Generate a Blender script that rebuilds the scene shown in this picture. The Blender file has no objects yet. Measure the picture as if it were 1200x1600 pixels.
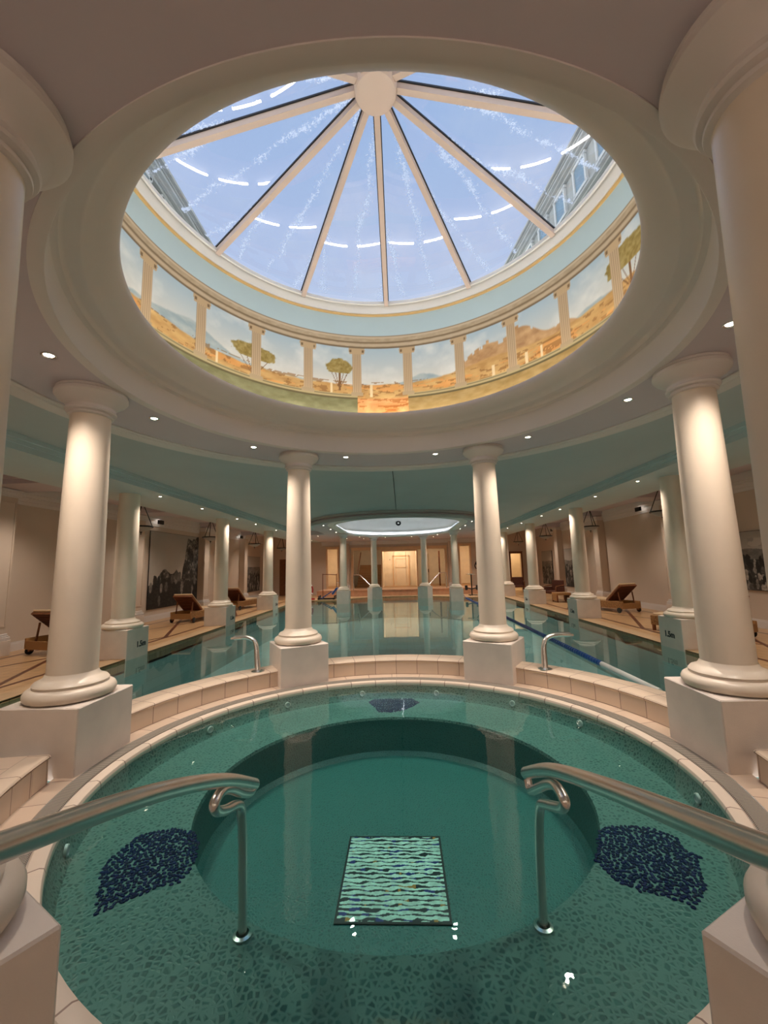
import bpy, bmesh, math, random
import numpy as np
from mathutils import Vector, Matrix
random.seed(7); rng = np.random.RandomState(11)
SC = bpy.context.scene
COL = SC.collection
R = math.radians
PI = math.pi
sin, cos = math.sin, math.cos

# ------------------------------------------------------------------ materials
def lin(c):
    return tuple(((v/255)/12.92 if v/255 <= .04045 else ((v/255+.055)/1.055)**2.4) for v in c)
def newmat(name):
    m = bpy.data.materials.new(name); m.use_nodes = True
    nt = m.node_tree
    for n in list(nt.nodes): nt.nodes.remove(n)
    out = nt.nodes.new('ShaderNodeOutputMaterial')
    return m, nt, out
def N(nt, t, **kw):
    n = nt.nodes.new(t)
    for k, v in kw.items(): setattr(n, k, v)
    return n
def L(nt, a, b): nt.links.new(a, b)
def principled(nt, out, col=(.8,.8,.8), rough=.5, metal=0., spec=.5):
    b = N(nt, 'ShaderNodeBsdfPrincipled')
    b.inputs['Base Color'].default_value = (*col, 1); b.inputs['Roughness'].default_value = rough
    b.inputs['Metallic'].default_value = metal; b.inputs['Specular IOR Level'].default_value = spec
    L(nt, b.outputs[0], out.inputs[0]); return b
def ramp(nt, fac, stops):
    r = N(nt, 'ShaderNodeValToRGB')
    e = r.color_ramp.elements
    while len(e) < len(stops): e.new(.5)
    for k, (p, c) in enumerate(stops): e[k].position = p; e[k].color = (*c, 1) if len(c) == 3 else c
    L(nt, fac, r.inputs[0]); return r.outputs[0]
def mixc(nt, fac, a, b):
    m = N(nt, 'ShaderNodeMix', data_type='RGBA')
    for s, v in ((0, fac), (6, a), (7, b)):
        if hasattr(v, 'links') or hasattr(v, 'is_linked'): L(nt, v, m.inputs[s])
        elif s == 0: m.inputs[0].default_value = v
        else: m.inputs[s].default_value = (*v, 1)
    return m.outputs[2]
def math_(nt, op, a, b=None, c=None):
    m = N(nt, 'ShaderNodeMath', operation=op)
    for k, v in enumerate((a, b, c)):
        if v is None: continue
        if isinstance(v, (int, float)): m.inputs[k].default_value = v
        else: L(nt, v, m.inputs[k])
    return m.outputs[0]
def coords(nt, kind='Object'):
    return N(nt, 'ShaderNodeTexCoord').outputs[kind]
def noise(nt, vec, scale, detail=3, rough=.5):
    n = N(nt, 'ShaderNodeTexNoise'); n.inputs['Scale'].default_value = scale
    n.inputs['Detail'].default_value = detail; n.inputs['Roughness'].default_value = rough
    if vec is not None: L(nt, vec, n.inputs['Vector'])
    return n.outputs['Fac']
def bump(nt, h, strength, dist, target):
    b = N(nt, 'ShaderNodeBump'); b.inputs['Strength'].default_value = strength; b.inputs['Distance'].default_value = dist
    L(nt, h, b.inputs['Height']); L(nt, b.outputs[0], target.inputs['Normal'])
def plain(name, col, rough=.5, metal=0., var=.06, scale=3., bmp=0., spec=.5):
    m, nt, out = newmat(name); b = principled(nt, out, col, rough, metal, spec)
    tc = coords(nt)
    f = noise(nt, tc, scale, 4)
    lo = tuple(max(0, c*(1-var)) for c in col); hi = tuple(min(1, c*(1+var)) for c in col)
    L(nt, ramp(nt, f, [(.3, lo), (.7, hi)]), b.inputs['Base Color'])
    if bmp: bump(nt, noise(nt, tc, scale*30, 2), bmp, .005, b)
    return m
def emissive(name, col, strength):
    m, nt, out = newmat(name); e = N(nt, 'ShaderNodeEmission')
    e.inputs[0].default_value = (*col, 1); e.inputs[1].default_value = strength
    L(nt, e.outputs[0], out.inputs[0]); return m
def uvtile(name, col, grout, sx, sy, rough=.35, mortar=.006, var=.08, offset=0.):
    m, nt, out = newmat(name); b = principled(nt, out, col, rough)
    uv = coords(nt, 'UV')
    br = N(nt, 'ShaderNodeTexBrick'); L(nt, uv, br.inputs['Vector'])
    br.offset = offset; br.inputs['Scale'].default_value = 1
    br.inputs['Brick Width'].default_value = sx; br.inputs['Row Height'].default_value = sy
    br.inputs['Mortar Size'].default_value = mortar; br.inputs['Mortar Smooth'].default_value = .1
    br.inputs['Color1'].default_value = (*[c*(1-var) for c in col], 1)
    br.inputs['Color2'].default_value = (*[min(1, c*(1+var)) for c in col], 1)
    br.inputs['Mortar'].default_value = (*grout, 1)
    n = noise(nt, uv, 6, 3)
    L(nt, mixc(nt, math_(nt, 'MULTIPLY', n, .25), br.outputs['Color'], tuple(c*.7 for c in col)), b.inputs['Base Color'])
    inv = math_(nt, 'SUBTRACT', 1, br.outputs['Fac']); bump(nt, inv, .5, .003, b)
    return m
def vcol(name, rough=.7, spec=.3):
    m, nt, out = newmat(name); b = principled(nt, out, (.5,.5,.5), rough, 0, spec)
    a = N(nt, 'ShaderNodeAttribute', attribute_name='Col'); L(nt, a.outputs['Color'], b.inputs['Base Color'])
    return m
def pebble(name, cell, cell2, grout, scale, rough=.4):
    m, nt, out = newmat(name); b = principled(nt, out, cell, rough)
    tc = coords(nt)
    v = N(nt, 'ShaderNodeTexVoronoi', feature='DISTANCE_TO_EDGE'); v.inputs['Scale'].default_value = scale; L(nt, tc, v.inputs['Vector'])
    v2 = N(nt, 'ShaderNodeTexVoronoi', feature='F1'); v2.inputs['Scale'].default_value = scale; L(nt, tc, v2.inputs['Vector'])
    sep = N(nt, 'ShaderNodeSeparateColor'); L(nt, v2.outputs['Color'], sep.inputs[0])
    big = noise(nt, tc, scale*.05, 2)
    cc = ramp(nt, math_(nt, 'ADD', math_(nt, 'MULTIPLY', sep.outputs[0], .75), math_(nt, 'MULTIPLY', big, .25)), [(.1, cell), (.9, cell2)])
    e = ramp(nt, v.outputs['Distance'], [(.10, (0,0,0)), (.26, (1,1,1))])
    L(nt, mixc(nt, e, grout, cc), b.inputs['Base Color'])
    bump(nt, e, .4, .004, b)
    return m
def water(name, tint, scale, strength, gloss=1., rough=.0, lo=0.):
    m, nt, out = newmat(name)
    tr = N(nt, 'ShaderNodeBsdfTransparent'); tr.inputs[0].default_value = (*tint, 1)
    gl = N(nt, 'ShaderNodeBsdfGlossy'); gl.inputs['Roughness'].default_value = rough
    gl.inputs[0].default_value = (.95*gloss, 1*gloss, 1*gloss, 1)
    fr = N(nt, 'ShaderNodeFresnel'); fr.inputs[0].default_value = 1.33
    tc = coords(nt)
    n1 = noise(nt, tc, scale, 2); n2 = noise(nt, tc, scale*.22, 2)
    h = math_(nt, 'ADD', math_(nt, 'MULTIPLY', n1, .35), n2)
    bu = N(nt, 'ShaderNodeBump'); bu.inputs['Strength'].default_value = strength; bu.inputs['Distance'].default_value = .02
    L(nt, h, bu.inputs['Height']); L(nt, bu.outputs[0], gl.inputs['Normal']); L(nt, bu.outputs[0], fr.inputs['Normal'])
    mx = N(nt, 'ShaderNodeMixShader'); L(nt, fr.outputs[0], mx.inputs[0]); L(nt, tr.outputs[0], mx.inputs[1]); L(nt, gl.outputs[0], mx.inputs[2])
    L(nt, mx.outputs[0], out.inputs[0]); return m

M = {}
M['column'] = plain('column_stone', (.80,.68,.555), .35, var=.05, scale=2, bmp=.05)
M['plinth'] = plain('plinth_stone', (.74,.64,.565), .5, var=.05, scale=5, bmp=.15)
M['wall'] = plain('wall_paint', (.63,.51,.415), .7, var=.03, scale=1, bmp=.05)
M['ceil'] = plain('ceiling_paint', (.58,.51,.545), .75, var=.02, scale=1)
M['mould'] = plain('moulding_paint', (.71,.65,.62), .55, var=.02, scale=1)
M['tray'] = plain('pale_blue_ceiling_paint', (.50,.53,.53), .7, var=.03, scale=1)
M['beam'] = plain('pale_blue_beam_paint', (.55,.62,.62), .6, var=.03, scale=1)
M['white'] = plain('white_paint', (.78,.77,.74), .5, var=.02)
M['rib'] = plain('rib_paint', (.60,.48,.41), .5, var=.03)
M['black'] = plain('black_metal', (.012,.011,.011), .45)
M['chrome'] = plain('brushed_steel', (.74,.71,.68), .26, 1., var=.05, scale=8)
M['curb'] = uvtile('curb_tile', lin((222,200,178)), lin((130,96,82)), .335, .19, .3, .004)
M['deck0'] = uvtile('spa_deck_tile', lin((216,192,170)), lin((135,100,84)), .335, .20, .35, .004)
M['coping'] = uvtile('coping_tile', lin((226,208,190)), lin((140,110,96)), .335, .5, .3, .005)
M['spa'] = pebble('teal_pebble_mosaic', (.020,.085,.080), (.045,.155,.14), (.13,.25,.22), 34)
M['spadeep'] = pebble('teal_small_mosaic', (.010,.088,.083), (.016,.120,.110), (.03,.15,.14), 45)
M['navy'] = plain('navy_mosaic_glass', (.012,.014,.085), .2, var=.6, scale=60)
M['spawater'] = water('spa_water', (.72,.93,.90), 9, .13)
M['poolwater'] = water('pool_water', (.72,.88,.88), 1.6, .035)
M['basin'] = uvtile('pool_basin_tile', (.50,.74,.74), (.36,.58,.58), .25, .25, .5, .006, .04)
M['wood'] = plain('brown_wood', lin((120,70,38)), .45, var=.25, scale=6)
M['wicker'] = None
M['cushion'] = plain('brown_fabric', lin((92,48,32)), .85, var=.15, scale=20, bmp=.2)
M['towel'] = plain('cream_fabric', lin((200,170,135)), .9)
M['rubber'] = plain('black_rubber', (.015,.015,.015), .7)
M['blue'] = plain('blue_plastic', (.006,.07,.30), .35, var=.1)
M['whitepl'] = plain('white_plastic', (.75,.75,.73), .35)
M['red'] = plain('red_plastic', (.35,.02,.02), .4)
M['lobby'] = plain('lobby_cream_wall', (.80,.69,.54), .5, var=.05)
M['marble'] = plain('pink_marble', lin((196,150,120)), .3, var=.12, scale=5)
M['stairs'] = plain('stair_stone', lin((150,112,72)), .5, var=.1)
M['lens'] = emissive('downlight_lens', (1,.86,.66), 14)
M['lens2'] = emissive('emergency_lens', (1,.95,.85), 3)
M['tube'] = emissive('cove_lamp', (1,.94,.86), 50)
M['tube2'] = emissive('laylight_lamp', (.80,.87,1), 14)
M['vcol'] = vcol('painted_fresco'); M['photo'] = vcol('printed_photograph', .5, .4)
M['platecol'] = vcol('striped_mosaic', .3, .5)
M['seam'] = plain('seam_dark', (.03,.035,.035), .8)
M['text'] = plain('black_lettering', (.012,.012,.014), .4)
M['bowl'] = plain('frosted_glass_bowl', (.35,.33,.31), .35)
m, nt, out = newmat('wicker'); b = principled(nt, out, (.3,.17,.08), .6)
tc = coords(nt); w = N(nt, 'ShaderNodeTexWave'); w.inputs['Scale'].default_value = 30; w.inputs['Distortion'].default_value = 1.5; L(nt, tc, w.inputs['Vector'])
L(nt, ramp(nt, w.outputs['Fac'], [(0, lin((112,74,40))), (1, lin((196,148,92)))]), b.inputs['Base Color']); bump(nt, w.outputs['Fac'], .4, .004, b)
M['wicker'] = m
# overflow grate: radial slots over a dark channel
m, nt, out = newmat('slotted_grate'); b = principled(nt, out, (.6,.56,.5), .5)
uv = coords(nt, 'UV'); sp = N(nt, 'ShaderNodeSeparateXYZ'); L(nt, uv, sp.inputs[0])
s = math_(nt, 'FRACT', math_(nt, 'MULTIPLY', sp.outputs[0], 62.)); f = math_(nt, 'GREATER_THAN', s, .62)
L(nt, mixc(nt, f, lin((158,148,136)), lin((60,55,50))), b.inputs['Base Color']); bump(nt, math_(nt, 'SUBTRACT', 1, f), .6, .004, b)
M['grate'] = m
# pool deck: sand tiles with brown inlaid bands and diamonds
m, nt, out = newmat('inlaid_deck_tile'); b = principled(nt, out, (.5,.35,.22), .3)
tc = coords(nt); sp = N(nt, 'ShaderNodeSeparateXYZ'); L(nt, tc, sp.inputs[0])
ax = math_(nt, 'ABSOLUTE', sp.outputs[0])
br = N(nt, 'ShaderNodeTexBrick'); L(nt, tc, br.inputs['Vector']); br.inputs['Scale'].default_value = 1; br.offset = 0
br.inputs['Brick Width'].default_value = .2; br.inputs['Row Height'].default_value = .2; br.inputs['Mortar Size'].default_value = .004
br.inputs['Color1'].default_value = (*lin((198,158,114)), 1); br.inputs['Color2'].default_value = (*lin((190,150,108)), 1); br.inputs['Mortar'].default_value = (*lin((120,90,62)), 1)
t = math_(nt, 'FRACT', math_(nt, 'DIVIDE', math_(nt, 'ADD', sp.outputs[1], 2.02), 4.65))
tri = math_(nt, 'ABSOLUTE', math_(nt, 'SUBTRACT', t, .5))          # .5 at column lines, 0 mid bay
dl = math_(nt, 'ABSOLUTE', math_(nt, 'SUBTRACT', math_(nt, 'ABSOLUTE', math_(nt, 'SUBTRACT', ax, 7.1)), math_(nt, 'MULTIPLY', tri, 2.0)))
l1 = math_(nt, 'LESS_THAN', dl, .05)
l2 = math_(nt, 'LESS_THAN', math_(nt, 'ABSOLUTE', math_(nt, 'SUBTRACT', ax, 6.05)), .045)
l3 = math_(nt, 'LESS_THAN', math_(nt, 'ABSOLUTE', math_(nt, 'SUBTRACT', ax, 8.15)), .045)
ls = math_(nt, 'MINIMUM', 1, math_(nt, 'ADD', l1, math_(nt, 'ADD', l2, l3)))
L(nt, mixc(nt, ls, br.outputs['Color'], lin((92,48,28))), b.inputs['Base Color'])
M['deck'] = m
# skylight glass with white sun glints painted in as ragged streaks
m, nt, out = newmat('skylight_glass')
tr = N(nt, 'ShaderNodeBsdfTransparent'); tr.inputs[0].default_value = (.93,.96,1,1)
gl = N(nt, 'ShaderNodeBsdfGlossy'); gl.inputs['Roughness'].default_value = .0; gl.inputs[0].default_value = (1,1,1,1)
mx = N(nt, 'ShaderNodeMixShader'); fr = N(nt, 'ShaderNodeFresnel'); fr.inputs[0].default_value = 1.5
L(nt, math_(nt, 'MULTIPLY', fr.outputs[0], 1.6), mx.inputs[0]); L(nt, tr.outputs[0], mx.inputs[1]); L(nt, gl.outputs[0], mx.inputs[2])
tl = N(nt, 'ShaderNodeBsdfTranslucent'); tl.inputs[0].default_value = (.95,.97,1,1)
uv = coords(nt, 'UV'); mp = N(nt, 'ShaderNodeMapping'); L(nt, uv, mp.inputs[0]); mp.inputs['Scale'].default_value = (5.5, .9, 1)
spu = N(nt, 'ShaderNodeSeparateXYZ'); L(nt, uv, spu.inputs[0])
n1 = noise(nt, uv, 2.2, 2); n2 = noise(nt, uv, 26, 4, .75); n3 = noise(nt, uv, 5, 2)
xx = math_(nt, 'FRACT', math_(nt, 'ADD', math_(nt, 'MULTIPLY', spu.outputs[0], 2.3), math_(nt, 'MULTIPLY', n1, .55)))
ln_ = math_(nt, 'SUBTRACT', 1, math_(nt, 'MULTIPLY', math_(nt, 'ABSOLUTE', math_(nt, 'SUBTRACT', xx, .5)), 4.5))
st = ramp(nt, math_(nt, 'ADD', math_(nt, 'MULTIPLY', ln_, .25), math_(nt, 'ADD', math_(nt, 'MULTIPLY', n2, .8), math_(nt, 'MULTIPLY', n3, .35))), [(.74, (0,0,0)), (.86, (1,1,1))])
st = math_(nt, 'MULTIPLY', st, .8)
white_mix = math_(nt, 'ADD', st, .06)
mx2 = N(nt, 'ShaderNodeMixShader'); L(nt, white_mix, mx2.inputs[0]); L(nt, mx.outputs[0], mx2.inputs[1]); L(nt, tl.outputs[0], mx2.inputs[2])
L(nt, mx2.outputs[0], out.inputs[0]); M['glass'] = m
m, nt, out = newmat('clear_pane'); tr = N(nt, 'ShaderNodeBsdfTransparent'); gl = N(nt, 'ShaderNodeBsdfGlossy'); gl.inputs['Roughness'].default_value = .02
fr = N(nt, 'ShaderNodeFresnel'); mx = N(nt, 'ShaderNodeMixShader'); L(nt, fr.outputs[0], mx.inputs[0]); L(nt, tr.outputs[0], mx.inputs[1]); L(nt, gl.outputs[0], mx.inputs[2]); L(nt, mx.outputs[0], out.inputs[0]); M['pane'] = m
M['stone'] = plain('facade_stone', (.20,.215,.20), .8, var=.15, scale=1)
M['stone2'] = plain('window_surround_stone', (.34,.36,.35), .8)
M['slate'] = plain('slate_roof', (.16,.19,.22), .5, var=.2, scale=2)
M['facglass'] = plain('facade_window_glass', (.10,.17,.22), .08, var=.1)

# ------------------------------------------------------------------ mesh builder
class MB:
    def __init__(s): s.v = []; s.f = []; s.uv = []
    def add(s, vs, fs, uvs=None):
        o = len(s.v); s.v += [tuple(p) for p in vs]
        for k, f in enumerate(fs):
            s.f.append([i+o for i in f]); s.uv.append(uvs[k] if uvs else [(vs[i][0], vs[i][1]) for i in f])
        return s
    def box(s, x0, x1, y0, y1, z0, z1, mat=None, bev=0):
        if bev:
            b = bev
            ring = [(x0+b,y0),(x1-b,y0),(x1,y0+b),(x1,y1-b),(x1-b,y1),(x0+b,y1),(x0,y1-b),(x0,y0+b)]
            ins = [(x0+b,y0+b),(x1-b,y0+b),(x1-b,y0+b),(x1-b,y1-b),(x1-b,y1-b),(x0+b,y1-b),(x0+b,y1-b),(x0+b,y0+b)]
            vs = [(x,y,z0) for x,y in ins]+[(x,y,z0+b) for x,y in ring]+[(x,y,z1-b) for x,y in ring]+[(x,y,z1) for x,y in ins]
            fs = [[0,6,4,2], [24,26,28,30]]
            for q in range(3):
                for i in range(8): j = (i+1) % 8; fs.append([q*8+i, q*8+j, q*8+8+j, q*8+8+i])
        else:
            vs = [(x0,y0,z0),(x1,y0,z0),(x1,y1,z0),(x0,y1,z0),(x0,y0,z1),(x1,y0,z1),(x1,y1,z1),(x0,y1,z1)]
            fs = [[0,3,2,1],[4,5,6,7],[0,1,5,4],[1,2,6,5],[2,3,7,6],[3,0,4,7]]
        if mat is not None: vs = [tuple(mat @ Vector(p)) for p in vs]
        return s.add(vs, fs)
    def lathe(s, prof, n=64, a0=0, a1=2*PI, cx=0, cy=0, caps=False):
        full = abs(a1-a0-2*PI) < 1e-6; m = n if full else n+1
        acc = [0]
        for k in range(1, len(prof)): acc.append(acc[-1]+math.hypot(prof[k][0]-prof[k-1][0], prof[k][1]-prof[k-1][1]))
        rm = max(p[0] for p in prof)
        vs = []; 
        for i in range(m):
            a = a0+(a1-a0)*i/n
            for r, z in prof: vs.append((cx+r*sin(a), cy+r*cos(a), z))
        P = len(prof); fs = []; uvs = []
        for i in range(n):
            j = (i+1) % m; ua = (a0+(a1-a0)*i/n)*rm; ub = (a0+(a1-a0)*(i+1)/n)*rm
            for k in range(P-1):
                fs.append([i*P+k, i*P+k+1, j*P+k+1, j*P+k]); uvs.append([(ua,acc[k]),(ua,acc[k+1]),(ub,acc[k+1]),(ub,acc[k])])
        if caps and not full:
            fs.append(list(range(P))); uvs.append([(0,0)]*P); fs.append([n*P+k for k in range(P)][::-1]); uvs.append([(0,0)]*P)
        return s.add(vs, fs, uvs)
    def tube(s, pts, r, n=10, cap=True, up=(0,0,1)):
        pts = [Vector(p) for p in pts]; rs = r if isinstance(r, (list, tuple)) else [r]*len(pts)
        prev = None; vs = []
        for i, p in enumerate(pts):
            t = (pts[min(i+1, len(pts)-1)]-pts[max(i-1, 0)]).normalized()
            if prev is None:
                u = Vector(up); 
                if abs(u.dot(t)) > .95: u = Vector((1,0,0))
                a = t.cross(u).normalized()
            else: a = (prev-t*prev.dot(t)).normalized()
            prev = a; b = t.cross(a)
            for k in range(n):
                q = 2*PI*k/n; vs.append(p+(a*cos(q)+b*sin(q))*rs[i])
        fs = []
        for i in range(len(pts)-1):
            for k in range(n): k2 = (k+1) % n; fs.append([i*n+k, i*n+k2, (i+1)*n+k2, (i+1)*n+k])
        if cap: fs.append(list(range(n))[::-1]); fs.append([(len(pts)-1)*n+k for k in range(n)])
        return s.add([tuple(v) for v in vs], fs)
    def bar(s, p, q, w, h, up=(0,0,1)):
        p, q = Vector(p), Vector(q); t = (q-p).normalized(); u = Vector(up)
        a = t.cross(u).normalized(); b = a.cross(t)
        vs = [e+a*sx*w/2+b*sz*h/2 for e in (p, q) for sx, sz in ((-1,-1),(1,-1),(1,1),(-1,1))]
        return s.add([tuple(v) for v in vs], [[0,1,2,3],[7,6,5,4],[0,4,5,1],[1,5,6,2],[2,6,7,3],[3,7,4,0]])
    def prism(s, poly, z0, z1):
        n = len(poly); vs = [(x,y,z0) for x,y in poly]+[(x,y,z1) for x,y in poly]
        fs = [list(range(n))[::-1], list(range(n,2*n))]+[[i,(i+1)%n,n+(i+1)%n,n+i] for i in range(n)]
        return s.add(vs, fs)
    def plate(s, loops, z0, z1):
        for z in (z0, z1):
            bm = bmesh.new()
            for lp in loops:
                vv = [bm.verts.new((x,y,z)) for x,y in lp]
                for i in range(len(vv)): bm.edges.new((vv[i], vv[(i+1)%len(vv)]))
            bmesh.ops.triangle_fill(bm, use_beauty=True, use_dissolve=False, edges=bm.edges[:])
            bm.verts.index_update()
            up = 1 if z == max(z0, z1) else -1
            fs = []
            for f in bm.faces:
                ids = [v.index for v in f.verts]
                if f.normal.z*up < 0: ids = ids[::-1]
                fs.append(ids)
            s.add([tuple(v.co) for v in bm.verts], fs); bm.free()
        for lp in loops:
            n = len(lp); s.add([(x,y,z0) for x,y in lp]+[(x,y,z1) for x,y in lp], [[i,(i+1)%n,n+(i+1)%n,n+i] for i in range(n)])
        return s
    def sweep(s, pathf, prof):
        """pathf(r) gives a closed loop of xy points at offset r; prof is [(r,z)]"""
        loops = [[(x,y,z) for x,y in pathf(r)] for r, z in prof]; n = len(loops[0])
        vs = [p for lp in loops for p in lp]
        fs = [[k*n+i, k*n+(i+1)%n, (k+1)*n+(i+1)%n, (k+1)*n+i] for k in range(len(loops)-1) for i in range(n)]
        return s.add(vs, fs)
    def build(s, name, mat, parent=None, smooth=30, recalc=False, loc=None):
        me = bpy.data.meshes.new(name); me.from_pydata(s.v, [], s.f)
        ul = me.uv_layers.new(name='UVMap'); k = 0
        flat = [c for f in s.uv for p in f for c in p]
        ul.data.foreach_set('uv', flat)
        if recalc:
            bm = bmesh.new(); bm.from_mesh(me); bmesh.ops.recalc_face_normals(bm, faces=bm.faces[:]); bm.to_mesh(me); bm.free()
        if smooth:
            me.shade_smooth(); me.set_sharp_from_angle(angle=R(smooth))
        me.materials.append(mat)
        o = bpy.data.objects.new(name, me); COL.objects.link(o)
        if parent: o.parent = parent
        if loc: o.location = loc
        return o
def thing(name, label, cat, loc=(0,0,0), rz=0, group=None):
    o = bpy.data.objects.new(name, None); COL.objects.link(o); o.empty_display_size = .2
    o.location = loc; o.rotation_euler = (0,0,rz); o['label'] = label; o['category'] = cat
    if group: o['group'] = group
    return o
def tag(o, label, cat, group=None, kind=None):
    o['label'] = label; o['category'] = cat
    if group: o['group'] = group
    if kind: o['kind'] = kind
    return o
def struct(o, label=None, cat=None):
    o['kind'] = 'structure'
    if label: o['label'] = label
    if cat: o['category'] = cat
    return o
def dup(root, loc, rz=0, label=None, group=None):
    r = root.copy(); COL.objects.link(r); r.location = loc; r.rotation_euler = (0,0,rz)
    if label: r['label'] = label
    if group: r['group'] = group
    for ch in list(root.children):
        c = ch.copy(); COL.objects.link(c); c.parent = r
        for g in list(ch.children):
            d = g.copy(); COL.objects.link(d); d.parent = c
    return r
def circ(r, n=96, cx=0, cy=0, rev=False):
    p = [(cx+r*sin(2*PI*i/n), cy+r*cos(2*PI*i/n)) for i in range(n)]
    return p[::-1] if rev else p
def arc(cx, cy, r, a0, a1, n=32):
    return [(cx+r*sin(R(a0+(a1-a0)*i/n)), cy+r*cos(R(a0+(a1-a0)*i/n))) for i in range(n+1)]

ZP = -.16      # pool deck level
ZW = -.19      # pool water level
COLY = [4.95, 9.6, 14.3, 18.9]
C2Y = 16.7     # centre of far colonnade

# ------------------------------------------------------------------ pool, decks, floor
apse = arc(0, C2Y, 3.6, -62, 62, 28)
pool_outline = [(-5.35,-.42),(-5.35,18.4)]+apse+[(5.35,18.4),(5.35,-.42)]
spa_out = 2.90
water_outline = pool_outline[:-1]+[(5.35,-.42),(2.87,-.42)]+arc(0,0,spa_out,98.0,-98.0,72)+[(-2.87,-.42)]
mb = MB(); mb.plate([[(-8.75,-6),(-8.75,23.2),(8.75,23.2),(8.75,-6)], pool_outline+[(2.55,-.42)]+arc(0,0,2.56,100.5,259.5,64)[1:-1]+[(-2.55,-.42)]], ZP-.25, ZP)
struct(mb.build('floor', M['deck'], smooth=0))
mb = MB(); lip = [(x, y) for x, y in pool_outline]
def offset_loop(lp, d):
    out = []; n = len(lp)
    for i in range(n):
        a = Vector(lp[i-1]); b = Vector(lp[i]); c = Vector(lp[(i+1)%n])
        e1 = (b-a).normalized(); e2 = (c-b).normalized(); n1 = Vector((-e1.y,e1.x)); n2 = Vector((-e2.y,e2.x))
        m_ = (n1+n2); m_ = m_/max(.3, m_.length_squared)*2*1.0
        out.append((b.x+m_.x*d, b.y+m_.y*d))
    return out
lip_out = offset_loop(pool_outline, .30)
if abs(lip_out[1][0]) < 5.35: lip_out = offset_loop(pool_outline, -.30)

for i in range(1, len(pool_outline)):
    a, b_ = pool_outline[i-1], pool_outline[i]; A, B = lip_out[i-1], lip_out[i]
    if i == 1: a, A = (-5.35,-.42), (-5.65,-.42)
    if i == len(pool_outline)-1: b_, B = (5.35,-.42), (5.65,-.42)
    mb.prism([a, A, B, b_], ZP-.02, ZP+.012)
tag(mb.build('pool_coping', plain('coping_stone', lin((190,156,118)), .4, var=.08, scale=4), smooth=0), 'sand coloured stone coping running round the long swimming pool', 'coping')
# basin
mb = MB(); n = len(water_outline)
mb.add([(x,y,ZP-.2) for x,y in water_outline]+[(x,y,-1.35) for x,y in water_outline], [[i,(i+1)%n,n+(i+1)%n,n+i] for i in range(n)],
       [[(k*.3,0),(k*.3+.3,0),(k*.3+.3,1.2),(k*.3,1.2)] for k in range(n)])
mb.plate([water_outline], -1.4, -1.35)
struct(mb.build('floor_pool_basin', M['basin'], smooth=0))
mb = MB()
bm = bmesh.new()
for lp in (water_outline,):
    vv = [bm.verts.new((x,y,ZW)) for x,y in lp]
    for i in range(len(vv)): bm.edges.new((vv[i], vv[(i+1)%len(vv)]))
bmesh.ops.triangle_fill(bm, use_beauty=True, edges=bm.edges[:]); bm.verts.index_update()
mb.add([tuple(v.co) for v in bm.verts], [[v.index for v in (f.verts if f.normal.z > 0 else reversed(f.verts))] for f in bm.faces]); bm.free()
tag(mb.build('pool_water', M['poolwater'], smooth=0), 'still blue green water filling the long swimming pool', 'water', kind='stuff')
# platform behind/side of the spa at the camera end
mb = MB(); 
lp = arc(0,0,2.56,-100.5,-360+100.5,64)   # spa-side arc going round the camera side
plat = [(-8.75,-.46)]+[(-2.6,-.46)]+[(x,y) for x,y in lp[1:-1]]+[(2.6,-.46),(8.75,-.46),(8.75,-6),(-8.75,-6)]
mb.plate([plat], ZP, .168)
struct(mb.build('floor_platform', M['deck0'], smooth=0))
# far platform step
mb = MB(); mb.plate([[(-4.9,20.9),(4.9,20.9),(4.9,23.2),(-4.9,23.2)]], ZP, .19)
mb.box(-4.9,4.9,20.86,20.95,.15,.20)
struct(mb.build('floor_far_step', M['marble'], smooth=0))

# ------------------------------------------------------------------ the spa
spa = thing('spa_tub', 'round whirlpool tub lined with teal pebble mosaic, below the glass rotunda', 'spa tub')
MB().lathe([(2.285,-.012),(2.27,.0),(2.215,.004),(2.195,-.004),(2.185,-.03),(2.185,-.06)], 144).build('coping', M['coping'], spa)
MB().lathe([(2.185,-.05),(2.16,-.16),(2.13,-.2)], 144).build('outer_wall', M['spa'], spa)
MB().lathe([(2.13,-.2),(1.50,-.2),(1.475,-.205),(1.465,-.23)], 144).build('bench', M['spa'], spa)
MB().lathe([(1.465,-.23),(1.45,-.56),(1.41,-.6),(1e-4,-.6)], 144).build('deep_floor', M['spadeep'], spa)
for k, a in enumerate((-150,-115,-64,-38,-12,14,40,62,100,140)):     # jets in the wall
    a = R(a); c = Vector((2.155*sin(a), 2.155*cos(a), -.13)); nrm = Vector((-sin(a), -cos(a), 0))
    mt = Matrix.Translation(c) @ nrm.to_track_quat('Z','Y').to_matrix().to_4x4()
    q = MB().lathe([(.034,-.01),(.034,.006),(.026,.01),(.02,.004),(1e-4,.002)], 20)
    q.v = [tuple(mt @ Vector(p)) for p in q.v]
    q.build('jet_nozzle', M['whitepl'], spa)
MB().lathe([(2.285,-.012),(2.29,-.001),(2.40,-.001)], 180).build('overflow_grate', M['grate'], spa)
MB().lathe([(2.40,0),(2.57,0)], 144).build('floor_tiles', M['deck0'], spa)
w = MB().lathe([(2.19,-.024),(1.,-.024),(1e-4,-.024)], 96).build('spa_water', M['spawater'], smooth=30)
tag(w, 'rippled green water in the round whirlpool tub', 'water', kind='stuff')
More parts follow.
